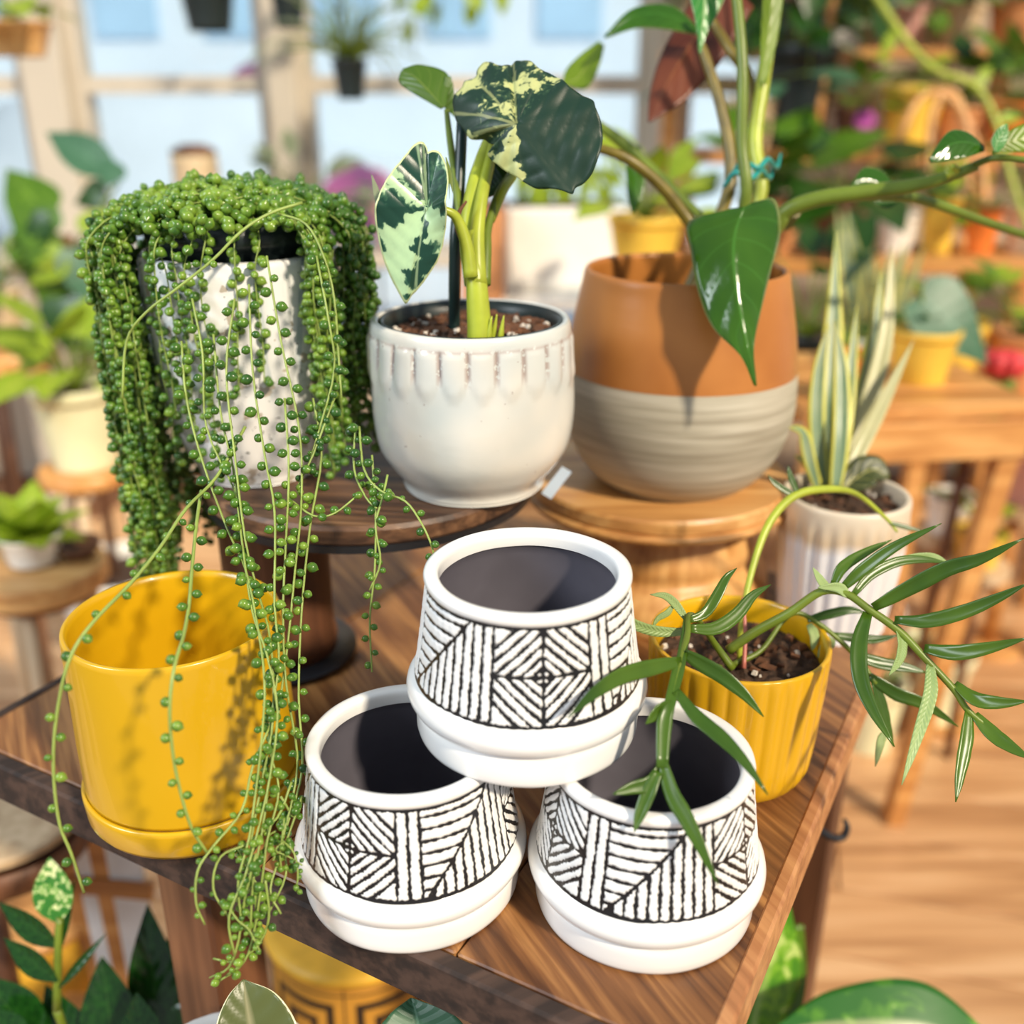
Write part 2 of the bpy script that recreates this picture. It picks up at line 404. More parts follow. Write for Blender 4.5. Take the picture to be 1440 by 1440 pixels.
# window wall
wall = struct('wall_back', *join([box((0, GY + .05, .225), (7.4, .1, .45)), box((2.27, GY + .05, 1.6), (2.86, .1, 2.3)), box((-3.2, GY + .05, 1.6), (1.0, .1, 2.3)), box((0, GY + .05, 2.95), (7.4, .1, .4))]), M['wall'])
wx = [(-2.7, -1.48), (-1.28, -.76), (-.60, .38), (.54, .80)]
for i, (a, b) in enumerate(wx):
    fr = []
    fr += [box((a - .02, GY + .03, 1.6), (.04, .08, 2.3)), box((b + .02, GY + .03, 1.6), (.04, .08, 2.3))]
    fr += [box(((a + b) / 2, GY + .03, .47), (b - a, .08, .04)), box(((a + b) / 2, GY + .03, 1.25), (b - a, .06, .05)), box(((a + b) / 2, GY + .03, 2.73), (b - a, .08, .04))]
    wnd = struct('window_%d' % (i + 1), *join(fr), M['frame'])
    if 'glass' not in M:
        m, n, l, b_ = newmat('window_glass'); n.remove(b_)
        t = n.new('ShaderNodeBsdfTransparent'); g = n.new('ShaderNodeBsdfGlossy'); g.inputs['Roughness'].default_value = .02
        mx = n.new('ShaderNodeMixShader'); mx.inputs[0].default_value = .05
        t.inputs[0].default_value = (.93, .97, 1, 1)
        l.new(t.outputs[0], mx.inputs[1]); l.new(g.outputs[0], mx.inputs[2]); l.new(mx.outputs[0], n['Material Output'].inputs[0]); M['glass'] = m
    struct('pane', *box(((a + b) / 2, GY + .045, .86), (b - a, .006, .73)), M['glass'], wnd)
    struct('pane', *box(((a + b) / 2, GY + .045, 1.99), (b - a, .006, 1.43)), M['glass'], wnd)
for i, (x, ww) in enumerate(((-1.38, .13), (-.68, .09), (.46, .09))):
    struct('trim_%d' % (i + 1), *box((x, GY - .01, 1.6), (ww, .12, 2.3), 0, .008), M['frame'])
struct('trim_4', *box((-.4, GY - .03, .44), (5.6, .16, .035), 0, .006), M['frame'])
M['pavement'] = plain('pavement', (.76, .83, .90), .9, .05, 3)
M['blue_front'] = plain('blue_front', (.34, .55, .76), .7, .12, 1)
M['pale_front'] = plain('pale_front', (.62, .74, .86), .8, .05, 1)
struct('ground', *box((0, 14.5, -.12), (60, 22, .05)), M['pavement'])['label'] = 'pale sunlit pavement outside the shop window'
# buildings and a car across the street
b1 = thing('building', (-3.9, 13, -.1), 'pale building across the street behind the shop window', 'building')
mk('wall', *join([box((0, 13, 2.4), (15, .6, 5))]), M['pale_front'], b1, False)
for k in range(10):
    mk('window', *box((-5.6 + k * 1.25, 12.68, 2.6), (.72, .06, 1.7)), M['blue_front'], b1, False)
car = thing('car', (-2.7, 8.0, -.1), 'light blue parked car outside the left shop window', 'car')
M['car_paint'] = plain('car_paint', (.60, .72, .84), .25, .05, 3, coat=.5)
v, f = lathe([(1e-4, 0), (.9, 0), (1.0, .25), (.98, .55), (.62, .68), (.5, .98), (.3, 1.08), (1e-4, 1.1)], 24)
v = [(a * 2.1 - 2.7, b * .85 + 8, c + .15) for a, b, c in v]
mk('body', v, f, M['car_paint'], car)
for sx in (-1.25, 1.25):
    for sy in (-.72, .72):
        v, f = lathe([(.12, -.09), (.3, -.09), (.32, 0), (.3, .09), (.12, .09)], 20)
        mk('wheel', [(x - 2.7 + sx, z + 8 + sy, y + .22) for x, y, z in v], f, M['black_plastic'], car)
# pink lawn flamingo outside the window
M['pink'] = plain('pink_plastic', (.90, .22, .50), .4, .05)
fl = thing('lawn_flamingo', W(430, 300, 4.6), 'pink plastic lawn flamingo standing outside the window', 'garden ornament')
s_ = 4.6
v, f = lathe([(1e-4, -.2), (.10, -.12), (.16, 0), (.13, .10), (1e-4, .24)], 20)
bc = W(505, 285, s_)
mk('body', [(bc.x + z * 1.1, bc.y + y * .8, bc.z + x * 1.1) for x, y, z in v], f, M['pink'], fl)
mk('neck', *tube([W(450, 285, s_), W(412, 255, s_), W(392, 210, s_), W(383, 160, s_), W(372, 118, s_), W(352, 108, s_)], [.045, .035, .028, .024, .028, .02], 10), M['pink'], fl)
hc = W(352, 106, s_); v, f = lathe([(1e-4, -.09), (.045, -.03), (.055, .03), (1e-4, .08)], 12)
mk('head', [(hc.x + z, hc.y + y, hc.z + x) for x, y, z in v], f, M['pink'], fl)
for d in (-.06, .08):
    mk('leg', *tube([bc + Vector((d, 0, -.1)), Vector((bc.x + d, bc.y, -.095))], .008, 6), M['metal'], fl)

# ---------------------------------------------------------------- the display table
e1 = Vector((.877, -.48, 0)); e2 = Vector((.48, .877, 0))
TC = Vector((-.414, .628, .8))   # front-left corner, top
TWD, TDP = .575, .575
tb = thing('display_table', TC + e1 * TWD / 2 + e2 * TDP / 2 - Vector((0, 0, .8)), 'dark-edged wooden plank display table carrying all the pots in front', 'table')
ang = math.atan2(e1.y, e1.x)
NB = 4; bw = TWD / NB
for i in range(NB):
    c = TC + e1 * (bw * (i + .5)) + e2 * (TDP / 2 + .0045) - Vector((0, 0, .011))
    mk('plank', *box(c, (bw - .0012, TDP - .009, .022), ang, .001), M['table'], tb, False)
c = TC + e1 * (TWD / 2) + e2 * .002 - Vector((0, 0, .0163))
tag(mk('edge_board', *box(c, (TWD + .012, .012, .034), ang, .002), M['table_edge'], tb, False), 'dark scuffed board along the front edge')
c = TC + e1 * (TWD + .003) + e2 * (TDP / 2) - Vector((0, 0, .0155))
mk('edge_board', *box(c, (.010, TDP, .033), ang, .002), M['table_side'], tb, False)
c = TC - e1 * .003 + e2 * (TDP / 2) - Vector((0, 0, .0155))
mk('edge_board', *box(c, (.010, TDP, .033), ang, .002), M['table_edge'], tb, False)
c = TC + e1 * (TWD / 2) + e2 * (TDP / 2) - Vector((0, 0, .033))
mk('underside', *box(c, (TWD - .03, TDP - .03, .018), ang), M['bg_wood_d'], tb, False)
for a, b in ((.19, .05), (TWD - .06, .16), (.05, TDP - .06), (TWD - .04, TDP - .06)):
    p = TC + e1 * a + e2 * b
    mk('leg', *box((p.x, p.y, .3825), (.05, .05, .745), ang, .003), M['bg_wood_d'], tb, False)
# hook under the right side of the table
hk = [W(1122, 1150, .93), W(1150, 1166, .92), W(1172, 1178, .915), W(1186, 1176, .915), W(1191, 1163, .915), W(1187, 1152, .915)]
tag(mk('hook', *tube(hk, [.0042, .004, .0035, .0035, .003, .002], 8, 24), M['metal'], tb), 'black metal hook under the right edge')
b0 = hk[0]; mk('hook_arm', *beam(b0, TC + e1 * (TWD - .01) + e2 * .30 - Vector((0, 0, .045)), .012, .006), M['metal'], tb, False)

# ---------------------------------------------------------------- two round risers
DZ = .97
def disc(c, r, z, th, mat, name, parent):
    return mk(name, *lathe([(1e-4, z - th), (r * .985, z - th), (r, z - th * .8), (r, z - th * .2), (r * .985, z), (1e-4, z)], 96, (c[0], c[1], 0)), mat, parent, False)
D1 = (-.114, .769); R1 = .1314
rs = thing('round_riser', (D1[0], D1[1], .8), 'dark round wooden riser under the two glazed pots', 'riser')
disc(D1, R1, DZ, .016, M['disc_dark'], 'top', rs)
mk('rim_band', *lathe([(R1 - .004, DZ - .020), (R1 + .0008, DZ - .020), (R1 + .0008, DZ - .0145), (R1 - .004, DZ - .0145)], 96, (D1[0], D1[1], 0)), M['metal'], rs, False)
mk('post', *lathe([(.046, .8075), (.046, .82), (.044, .83), (.044, .93), (.048, .95), (.05, DZ - .0165)], 32, (D1[0] - .082, D1[1] - .01, 0)), M['bg_wood_d'], rs)
for a, b in (((-.005, -.115), (.155, -.085)), ((-.005, -.115), (.03, -.215))):
    mk('foot_bar', *beam((D1[0] + a[0], D1[1] + a[1], .8045), (D1[0] + b[0], D1[1] + b[1], .8045), .007, .007), M['metal'], rs, False)
mk('base', *lathe([(.06, .8005), (.062, .803), (.062, .806), (.03, .8085)], 32, (D1[0] - .082, D1[1] - .01, 0)), M['metal'], rs)
D2 = (.1352, .8781); R2 = .119; Z2 = .9216
r2 = thing('turned_pedestal', (D2[0], D2[1], .8), 'light honey-coloured turned wooden pedestal under the terracotta pot', 'riser')
disc(D2, R2, Z2, .0145, M['disc_light'], 'top', r2)
mk('rim', *lathe([(R2 - .012, Z2 - .0235), (R2 - .003, Z2 - .0235), (R2 + .0035, Z2 - .020), (R2 + .0035, Z2 - .016), (R2 - .003, Z2 - .0135), (R2 - .012, Z2 - .0135)], 96, (D2[0], D2[1], 0)), M['disc_light'], r2)
mk('column', *lathe(smoothprof([(.103, .8), (.108, .812), (.107, .826), (.100, .838), (.092, .848), (.094, .860), (.090, .874), (.086, .886), (.090, Z2 - .0235)], 4), 48, (D2[0], D2[1], 0)), M['ped_light'], r2)
tg = mk('price_tag', *join([beam(W(768, 698, .775), W(797, 660, .785), .009, .0006, (0, -.6, .8))]), M['paper'], None, False)
tag(tg, 'blank pale paper tag poking out between the two risers', 'tag')

# ---------------------------------------------------------------- three patterned pots
BZ0, BZ1, BR0, BR1 = .0375, .0965, .0655, .0567
Hh = BZ1 - BZ0; RM = .0605
def band_mesh():
    nt, nz = 960, 96
    T, Z = np.meshgrid(np.linspace(0, 2 * PI, nt, endpoint=False), np.linspace(0, Hh, nz), indexing='ij')
    wob = lambda a, b, k: .00022 * np.sin(a * 191 * k + b * 900) + .0002 * np.sin(a * 67 + b * 1500 * k + 1.3) + .00012 * np.sin(a * 333 - b * 2100)
    A = np.round(T * RM * 1e6) / 1e6
    Xs = T * RM + wob(T, Z, 1.0); Zs = Z + wob(T + 2, Z, 1.3)
    per = 2 * PI * RM / 3; wD, wS = per * .425, per * .105; wB = per - wD - wS
    X = np.mod(Xs + wD / 2, per)   # D segment starts at 0
    d = np.full(X.shape, 1.0)
    # diamond panel
    inD = X < wD; x = (X - wD / 2); y = Zs - Hh / 2; a, b = wD / 2, Hh / 2 * .88
    k = np.abs(x) / a + np.abs(y) / b; sc_ = 1 / math.sqrt(1 / a ** 2 + 1 / b ** 2)
    dD = np.minimum(np.abs(x), np.abs(y))
    for kk in (.46, .72, .98, 1.26, 1.54): dD = np.minimum(dD, np.abs(k - kk) * sc_)
    dD = np.minimum(dD, (k - .23) * sc_)
    for sx in (-1, 1):
        for sy in (-1, 1):
            dd = np.hypot(x - sx * .0017, y - sy * .0019); dD = np.where(dd < .00125, .00085 + (.00125 - dd), dD)
    dD = np.minimum(dD, np.minimum(X, wD - X))
    # corner wedges of the diamond are filled black
    dD = np.minimum(dD, np.hypot(np.abs(x) - a, y) - .0016)
    # twin strips
    xs = X - wD; dS = np.minimum(np.abs(xs), np.minimum(np.abs(xs - wS / 2), np.abs(xs - wS)))
    # stepped panel
    xb = X - wD - wS; wq = .80 * wB
    up = Zs / Hh > xb / wq
    hs = Hh / 8
    dh = np.abs(np.mod(Zs + hs / 2, hs) - hs / 2); dv = np.abs(np.mod(xb + wq / 16, wq / 8) - wq / 16)
    dB = np.where(up, dh, dv)
    dB = np.minimum(dB, np.abs(Zs * wq - xb * Hh) / math.hypot(wq, Hh))
    dB = np.minimum(dB, np.hypot(xb - .004, Zs - .002) - .0012)
    dB = np.minimum(dB, np.minimum(np.abs(xb), np.abs(wB - xb)))
    d = np.where(inD, dD, np.where(X < wD + wS, dS, dB))
    d = np.minimum(d, np.minimum(Z + wob(T, Z, .7) - .0018, Hh - Z + wob(T, Z, .9) - .0026))
    hw = .00098 + .00024 * np.sin(T * 23 + Z * 260) + .00012 * np.sin(T * 71 - Z * 500)
    d = d - hw
    h = np.clip((d + .0001) / .0009, 0, 1); h = h * h * (3 - 2 * h) * .0007
    h += .00012 * np.sin(T * 60 + 4) * np.sin(Z * 420)
    t = Z / Hh; R = BR0 + (BR1 - BR0) * (t ** .85) - .0002 + h
    R = R * 1.0
    V = np.stack([R * np.sin(T), -R * np.cos(T), BZ0 + Z], -1).reshape(-1, 3)
    i, j = np.meshgrid(np.arange(nt), np.arange(nz - 1), indexing='ij'); i2 = (i + 1) % nt
    Fs = np.stack([i * nz + j, i2 * nz + j, i2 * nz + j + 1, i * nz + j + 1], -1).reshape(-1, 4)
    return V, Fs, d.reshape(-1)
m, n, l, b = newmat('painted_band')
dd = attr(n, 'd'); k = n.new('ShaderNodeMapRange'); l.new(dd, k.inputs[0]); k.inputs[1].default_value = -.00008; k.inputs[2].default_value = .00008
l.new(mixc(n, l, k.outputs[0], (.012, .011, .012), (.84, .835, .82)), b.inputs['Base Color'])
b.inputs['Roughness'].default_value = .3; M['painted_band'] = m
body_prof = [(1e-4, .002), (.058, .0), (.0622, 0), (.0645, .0012), (.0652, .004), (.0653, .010), (.0650, .0165), (.0640, .0195), (.0650, .0212), (.0680, .0228), (.0697, .0262), (.0702, .0295), (.0695, .0330), (.0676, .0360), (.0654, .0375), (.0640, .040),
             (.0555, .0945), (.0572, .0950), (.0581, .0965), (.0584, .0983), (.0580, .1000), (.0562, .1010), (.0535, .1012), (.0510, .1005), (.0500, .0990), (.0498, .094), (.0500, .0915)]
inner_prof = [(.0500, .0918), (.0515, .090), (.0535, .080), (.0560, .050), (.0575, .022), (.0560, .012), (.050, .008), (1e-4, .007)]
def bx(pr):
    out = []
    for a, b in zip(pr[:-1], pr[1:]):
        out.append(a); out.append(((a[0] + b[0]) / 2, (a[1] + b[1]) / 2))
    return out + [pr[-1]]
PP = [((-.0613, .4920), .8, math.radians(-26.6), 'black and white patterned pot, lower left of the stack of three', 0),
      ((.0795, .4776), .8, math.radians(52.7), 'black and white patterned pot, lower right of the stack, under fern leaves', 0),
      ((.0088, .5088), .9012, math.radians(7.0), 'black and white patterned pot on top of the other two', 0)]
bandV, bandF, bandD = band_mesh()
bandM = innM = bodM = None
for (cx, cy), z, rz, lab, _ in PP:
    t = thing('patterned_pot', (cx, cy, z), lab, 'plant pot', 'black and white patterned pots stacked in a pyramid')
    if bandM is None:
        o = mk('painted_band', bandV + np.array([cx, cy, z]), bandF, M['painted_band'], t, True, {'d': bandD}); bandM = o.data
        v, f = lathe(bx(body_prof), 144, (cx, cy, z), lambda a, zz, i: .00018 * math.sin(3 * a + zz * 200) + .00012 * math.sin(7 * a)); ob = mk('body', v, f[:-1] if len(f[-1]) > 4 else f, M['white_glaze'], t); bodM = ob.data
        v, f = lathe(bx(inner_prof), 96, (cx, cy, z), lambda a, zz, i: .0004 * math.sin(2 * a + zz * 90)); f = [q for q in f if len(q) == 4]; oi = mk('inner_glaze', v, f, M['grey_inside'], t); innM = oi.data
        tag(oi, 'dark grey unglazed inside')
    else:
        for nm, me in (('painted_band', bandM), ('body', bodM), ('inner_glaze', innM)):
            o = bpy.data.objects.new(nm, me); col.objects.link(o); o.parent = t
            if nm == 'inner_glaze': tag(o, 'dark grey unglazed inside')
    t.rotation_euler = (0, 0, rz)

# ---------------------------------------------------------------- yellow pot on its saucer
YC = (-.2168, .5708)
yp = thing('yellow_pot', (YC[0], YC[1], .8), 'smooth yellow cylinder pot, empty, at the front left of the table', 'plant pot')
v, f = lathe([(1e-4, .0245), (.0695, .0245), (.0697, .027), (.0692, .06), (.0680, .10), (.0672, .134), (.0668, .1372), (.0655, .1385), (.0635, .1375), (.0625, .134), (.0632, .10), (.0640, .06), (.0635, .034), (.0600, .030), (1e-4, .030)], 128, (YC[0], YC[1], .8), lambda a, z, i: .0005 * math.sin(2 * a + 1) * (z > .05))
mk('pot', v, f, M['yellow_glaze'], yp)
v, f = lathe([(1e-4, 0), (.064, 0), (.0685, .0015), (.0712, .006), (.0722, .020), (.0722, .0225), (.0712, .0240), (.0690, .0235), (.0680, .0225), (1e-4, .0225)], 128, (YC[0], YC[1], .8))
mk('saucer', v, f, M['yellow_glaze'], yp)

# ---------------------------------------------------------------- yellow fluted pot
FC = (.1556, .605)
fpot = thing('potted_fern', (FC[0], FC[1], .8), 'yellow fluted pot with a spiky-fingered green fern at the right', 'potted plant')
def flute(a, z, i):
    k = 28; return .0013 * math.sin(a * k) * (1 if z > .004 and i < 14 else 0) * min(1, max(0, (z - .004) / .01)) * (1 if z < .0975 else max(0, (.1035 - z) / .006))
pr = smoothprof([(1e-4, 0), (.042, 0), (.050, .002), (.0545, .009), (.0565, .02), (.0585, .05), (.0600, .08), (.0608, .100), (.0605, .1035)], 4)
NO = len(pr)
v, f = lathe(pr + [(.0585, .1040), (.0570, .1020), (.0560, .09), (.054, .05), (.05, .02), (1e-4, .015)], 280, (FC[0], FC[1], .8),
             lambda a, z, i: (.0014 * math.copysign(abs(math.sin(a * 15)) ** .8, 1) - .0007) * (i > 8 and i < NO) * min(1, max(0, (z - .002) / .01)) * max(.25, min(1, (.104 - z) / .008)))
mk('pot', v, f, M['yellow_flute'], fpot)
def soil_disc(c, r, z, parent, mat='soil', bumpy=.003, n=40, chips=0, rr=10):
    V = [(c[0], c[1], z)]; Fs = []
    for i in range(1, rr + 1):
        for j in range(n):
            a = 2 * PI * j / n; q = r * i / rr
            V.append((c[0] + q * math.cos(a), c[1] + q * math.sin(a), z + (random.uniform(-1, 1) * bumpy if i < rr else -.001)))
    Fs = [(0, 1 + j, 1 + (j + 1) % n) for j in range(n)]
    for i in range(rr - 1):
        for j in range(n):
            k = (j + 1) % n; a = 1 + i * n; Fs.append((a + j, a + n + j, a + n + k, a + k))
    o = mk('soil', V, Fs, M[mat], parent, False)
    for nm, mt, N_, s0 in (('bark_chips', 'bark', chips, .0045), ('perlite', 'perlite', chips // 3, .0016)):
        if N_ == 0: continue
        parts = []
        for _ in range(N_):
            a = random.uniform(0, 2 * PI); q = r * .93 * math.sqrt(random.random()); s = s0 * random.uniform(.5, 1.3)
            p = Vector((c[0] + q * math.cos(a), c[1] + q * math.sin(a), z + bumpy * .6))
            R = Matrix.Rotation(random.uniform(0, 6), 3, 'Z') @ Matrix.Rotation(random.uniform(-.5, .5), 3, 'X')
            ax = (1, random.uniform(.4, .8), .3) if nm == 'bark_chips' else (1, .9, .8)
            vv = [p + R @ Vector((x * s * ax[0] * random.uniform(.7, 1.2), y * s * ax[1] * random.uniform(.7, 1.2), zz * s * ax[2])) for x, y, zz in ((-1, -1, -1), (1, -1, -1), (1, 1, -1), (-1, 1, -1), (-.8, -.8, 1), (.8, -.8, 1), (.8, .8, 1), (-.8, .8, 1))]
            parts.append((vv, [(3, 2, 1, 0), (4, 5, 6, 7), (0, 1, 5, 4), (1, 2, 6, 5), (2, 3, 7, 6), (3, 0, 4, 7)]))
        oo = mk(nm, *join(parts), M[mt], parent, False); oo['kind'] = 'stuff'
    return o
soil_disc(FC, .0555, .8 + .086, fpot, chips=50)

# ---------------------------------------------------------------- scalloped glazed pot
GC = (-.0291, .7252)
m, n, l, b = newmat('ice_glaze')
v = coords(n, l); h = attr(n, 'd')
f1 = noise(n, l, 26, 5, v, .4); f2 = noise(n, l, 260, 3, v)
base = ramp(n, l, noise(n, l, 14, 2, v), [(.35, (.58, .62, .61)), (.65, (.76, .73, .66))])
spk = math_(n, l, 'GREATER_THAN', noise(n, l, 190, 2, v), .735)
cc = mixc(n, l, math_(n, l, 'MULTIPLY', spk, .55), base, (.28, .20, .17))
cr_ = math_(n, l, 'MULTIPLY', h, math_(n, l, 'MULTIPLY', math_(n, l, 'GREATER_THAN', f2, .42), .75))
cc = mixc(n, l, cr_, cc, (.36, .25, .22))
l.new(cc, b.inputs['Base Color']); b.inputs['Roughness'].default_value = .2; b.inputs['Coat Weight'].default_value = .4
bump(n, l, b, f1, .35, .002); M['ice_glaze'] = m
gp = thing('scalloped_pot', (GC[0], GC[1], DZ), 'ice-white glazed pot with scalloped flutes holding the variegated plant', 'plant pot')
def glazed(center, prof, nlobes, z0, z1, amp, parent, mat, name='body', nt=480, irr=.0007, top=None):
    pr = smoothprof(prof, 6); k = len(pr); Z = np.array([p[1] for p in pr]); T = np.linspace(0, 2 * PI, nt, endpoint=False)
    top = top or k
    V = []; D = []
    for i, (r, z) in enumerate(pr):
        for a in T:
            ir = irr * (math.sin(3 * a + z * 40) + .6 * math.sin(5 * a - z * 70)); d = 0
            q = 0
            if nlobes and i < top and z > z0 - .004 and z < z1 + .002:
                ph = (a * nlobes / (2 * PI)) % 1 - .5            # -0.5..0.5 in a lobe
                zz = z0 + .010 * (2 * ph) ** 2 * 1.0             # rounded lower end of each flute
                wgt = min(1, max(0, (z - zz) / .006)) * min(1, max(0, (z1 - z) / .004))
                q = amp * (math.sqrt(max(0, 1 - (2 * ph) ** 2)) - .55) * wgt + (.0008 * math.exp(-((z - zz - .003) / .003) ** 2) * (1 - (2 * ph) ** 2))
                d = wgt * max(0, (abs(2 * ph) - .70) / .22) + .7 * math.exp(-((z - z1 + .001) / .0012) ** 2)
            rr = r + (ir if r > .01 else 0) + q
            V.append((center[0] + rr * math.cos(a), center[1] + rr * math.sin(a), center[2] + z)); D.append(min(1, d))
    Fs = [(i * nt + j, i * nt + (j + 1) % nt, (i + 1) * nt + (j + 1) % nt, (i + 1) * nt + j) for i in range(k - 1) for j in range(nt)]
    return mk(name, V, Fs, mat, parent, True, {'d': D})
gprof = [(1e-4, 0), (.048, 0), (.0535, .002), (.0545, .006), (.0565, .010), (.064, .020), (.0710, .034), (.0740, .055), (.0745, .080), (.0738, .105), (.0730, .118), (.0722, .1235), (.0705, .1265), (.0670, .1265), (.0655, .123), (.0650, .11), (.066, .06), (.055, .02), (1e-4, .012)]
glazed((GC[0], GC[1], DZ), gprof, 24, .086, .119, .0030, gp, M['ice_glaze'], top=12 * 6)

# ---------------------------------------------------------------- drip glazed pot under the string of pearls
SC = (-.2000, .7572)
m, n, l, b = newmat('drip_glaze')
v = coords(n, l, (55, 55, 9)); v2 = coords(n, l)
f1 = noise(n, l, 1, 4, v, .8)
c1 = ramp(n, l, f1, [(.33, (.42, .50, .54)), (.40, (.80, .81, .81)), (.6, (.90, .89, .87))])
spk = math_(n, l, 'GREATER_THAN', noise(n, l, 70, 3, v2), .63)
c1 = mixc(n, l, math_(n, l, 'MULTIPLY', spk, .75), c1, (.42, .33, .22))
sp2 = math_(n, l, 'GREATER_THAN', noise(n, l, 320, 2, v2), .70)
c1 = mixc(n, l, sp2, c1, (.05, .05, .05))
l.new(c1, b.inputs['Base Color']); b.inputs['Roughness'].default_value = .22; bump(n, l, b, f1, .5, .002); M['drip_glaze'] = m
dp = thing('drip_glazed_pot', (SC[0], SC[1], DZ), 'white and grey drip-glazed pot hidden behind hanging green pearl strings', 'plant pot')
dprof = [(1e-4, 0), (.042, 0), (.0465, .002), (.0480, .006), (.0490, .009), (.056, .024), (.063, .055), (.068, .09), (.0712, .13), (.0720, .160), (.0712, .168), (.068, .170), (.0655, .167), (.065, .14), (.055, .04), (1e-4, .02)]
glazed((SC[0], SC[1], DZ), dprof, 0, 0, 0, 0, dp, M['drip_glaze'], nt=200, irr=.0006)

# ---------------------------------------------------------------- terracotta and stone pot
VC = (.1466, .8644)
m, n, l, b = newmat('terracotta_stone')
tcn = n.new('ShaderNodeTexCoord'); sx = n.new('ShaderNodeSeparateXYZ'); l.new(tcn.outputs['Object'], sx.inputs[0])
vv = coords(n, l, (8, 8, 160)); ln = noise(n, l, 1, 4, vv, .2)
stone = ramp(n, l, ln, [(.35, (.36, .32, .24)), (.55, (.50, .46, .36)), (.7, (.60, .56, .46))])
tz = n.new('ShaderNodeMath'); 
terr = ramp(n, l, noise(n, l, 12, 3, coords(n, l)), [(.35, (.41, .145, .028)), (.65, (.51, .20, .045))])
topm = math_(n, l, 'GREATER_THAN', sx.outputs['Z'], .104)
l.new(mixc(n, l, topm, stone, terr), b.inputs['Base Color'])
l.new(math_(n, l, 'MULTIPLY_ADD', topm, -.25, .62), b.inputs['Roughness']); bump(n, l, b, ln, .25, .0006); M['terracotta_stone'] = m
vp = thing('terracotta_pot', (VC[0], VC[1], Z2), 'round two-tone pot, orange terracotta above and stone grey below', 'plant pot')
tp = smoothprof([(1e-4, 0), (.058, 0), (.066, .002), (.078, .012), (.090, .030), (.0985, .055), (.1010, .078), (.0995, .105), (.0955, .135), (.0905, .160), (.0870, .176), (.0855, .184), (.0835, .1875), (.0805, .1865), (.0800, .180), (.084, .155), (.092, .10), (.085, .04), (.06, .012), (1e-4, .010)], 4)
mk('body', *lathe(tp, 128, (VC[0], VC[1], Z2)), M['terracotta_stone'], vp)
nb = mk('nursery_pot', *lathe([(1e-4, .03), (.052, .03), (.066, .12), (.068, .145), (.064, .145), (.062, .135), (1e-4, .130)], 48, (VC[0], VC[1], Z2)), M['black_plastic'], None)
nb.name = 'nursery_pot'
#==SPLIT== plants
nb.parent = None
# ================================================================ philodendron in the terracotta pot
TP = Vector((VC[0], VC[1], Z2 + .13))
ph = thing('philodendron', TP, 'tall philodendron rising from the terracotta pot, one glossy leaf drooping over its rim', 'plant')
nb.parent = ph; nb.matrix_parent_inverse = Matrix.Translation(-Vector(TP)); tag(nb, 'black nursery pot inside the terracotta pot')
soil_disc(VC, .062, Z2 + .137, ph, chips=20)
M['ph_leaf'] = leafmat('philodendron_leaf', (.022, .085, .004), (.045, .135, .007), (.07, .24, .03), (.20, .26, .08), 7, .16, .10, vst=.38)
M['ph_back'] = leafmat('philodendron_underside', (.13, .030, .014), (.19, .05, .02), (.3, .12, .05), None, 7, .4, .2)
M['ph_pale'] = leafmat('philodendron_pale', (.03, .20, .03), (.07, .30, .05), (.6, .7, .35), (.72, .70, .42), 7, .3, .2)
M['ph_yel'] = leafmat('philodendron_yellow', (.14, .24, .01), (.22, .34, .02), (.4, .45, .1), None, 7, .35, .3)
root = TP + Vector((0, 0, .005))
def stem(name, pts, r, mat, parent, first=None, seg=10):
    P = ([first] if first is not None else []) + [W(*p) for p in pts]
    return mk(name, *tube(P, r, seg), M[mat], parent)
stem('stem', [(1045, 300, .80), (1043, 200, .79), (1044, 90, .78), (1034, -20, .78), (1020, -140, .78)], [.005, .0048, .0046, .0042, .004], 'stem', ph, root + Vector((.01, -.01, 0)))
stem('stem', [(1018, 290, .86), (1027, 225, .86), (1014, 150, .86), (991, 78, .86), (985, 60, .86)], [.0055, .0055, .0052, .0045, .003], 'stem_b', ph, root + Vector((-.01, 0, 0)))
stem('petiole', [(1066, 290, .85), (1062, 200, .85), (1075, 105, .85), (1090, 0, .85), (1100, -90, .85)], [.0055, .006, .006, .0055, .004], 'stem_y', ph, root + Vector((.015, 0, 0)))
stem('petiole', [(1052, 110, .87), (1028, 72, .87), (1005, 35, .88), (985, 5, .88)], [.0045, .005, .004, .003], 'stem_b', ph, W(1062, 190, .86))
stem('petiole', [(1000, 360, .84), (968, 310, .84), (930, 262, .83), (885, 225, .82), (843, 209, .82), (810, 205, .83)], [.0055, .0052, .005, .0045, .004, .003], 'stem_b', ph, root + Vector((-.012, 0, 0)))
stem('petiole', [(1010, 350, .88), (955, 275, .89), (910, 232, .9), (868, 195, .9), (835, 170, .9), (822, 150, .9)], [.004, .004, .0042, .0055, .004, .003], 'stem', ph, root)
stem('petiole', [(1085, 330, .82), (1105, 298, .81), (1150, 280, .80), (1215, 270, .79), (1280, 262, .78), (1335, 248, .77), (1375, 232, .76)], [.005, .006, .0065, .0062, .0058, .0045, .0035], 'stem', ph, root + Vector((.015, 0, 0)))
stem('petiole', [(1330, 246, .768), (1345, 240, .765), (1339, 233, .76)], [.004, .003, .0022], 'stem_y', ph)
stem('petiole', [(1250, 275, .80), (1310, 285, .82), (1380, 310, .84), (1445, 332, .86), (1500, 350, .88)], [.003, .0042, .004, .0035, .003], 'stem', ph, W(1150, 282, .80))
stem('petiole', [(1370, 232, .76), (1400, 222, .75), (1450, 226, .74), (1500, 235, .73)], [.0028, .0024, .0022, .002], 'stem', ph)
stem('stake', [(1062, 330, .87), (1064, 200, .87), (1082, 60, .87), (1095, -90, .87)], [.0022, .0022], 'stake', ph, root)
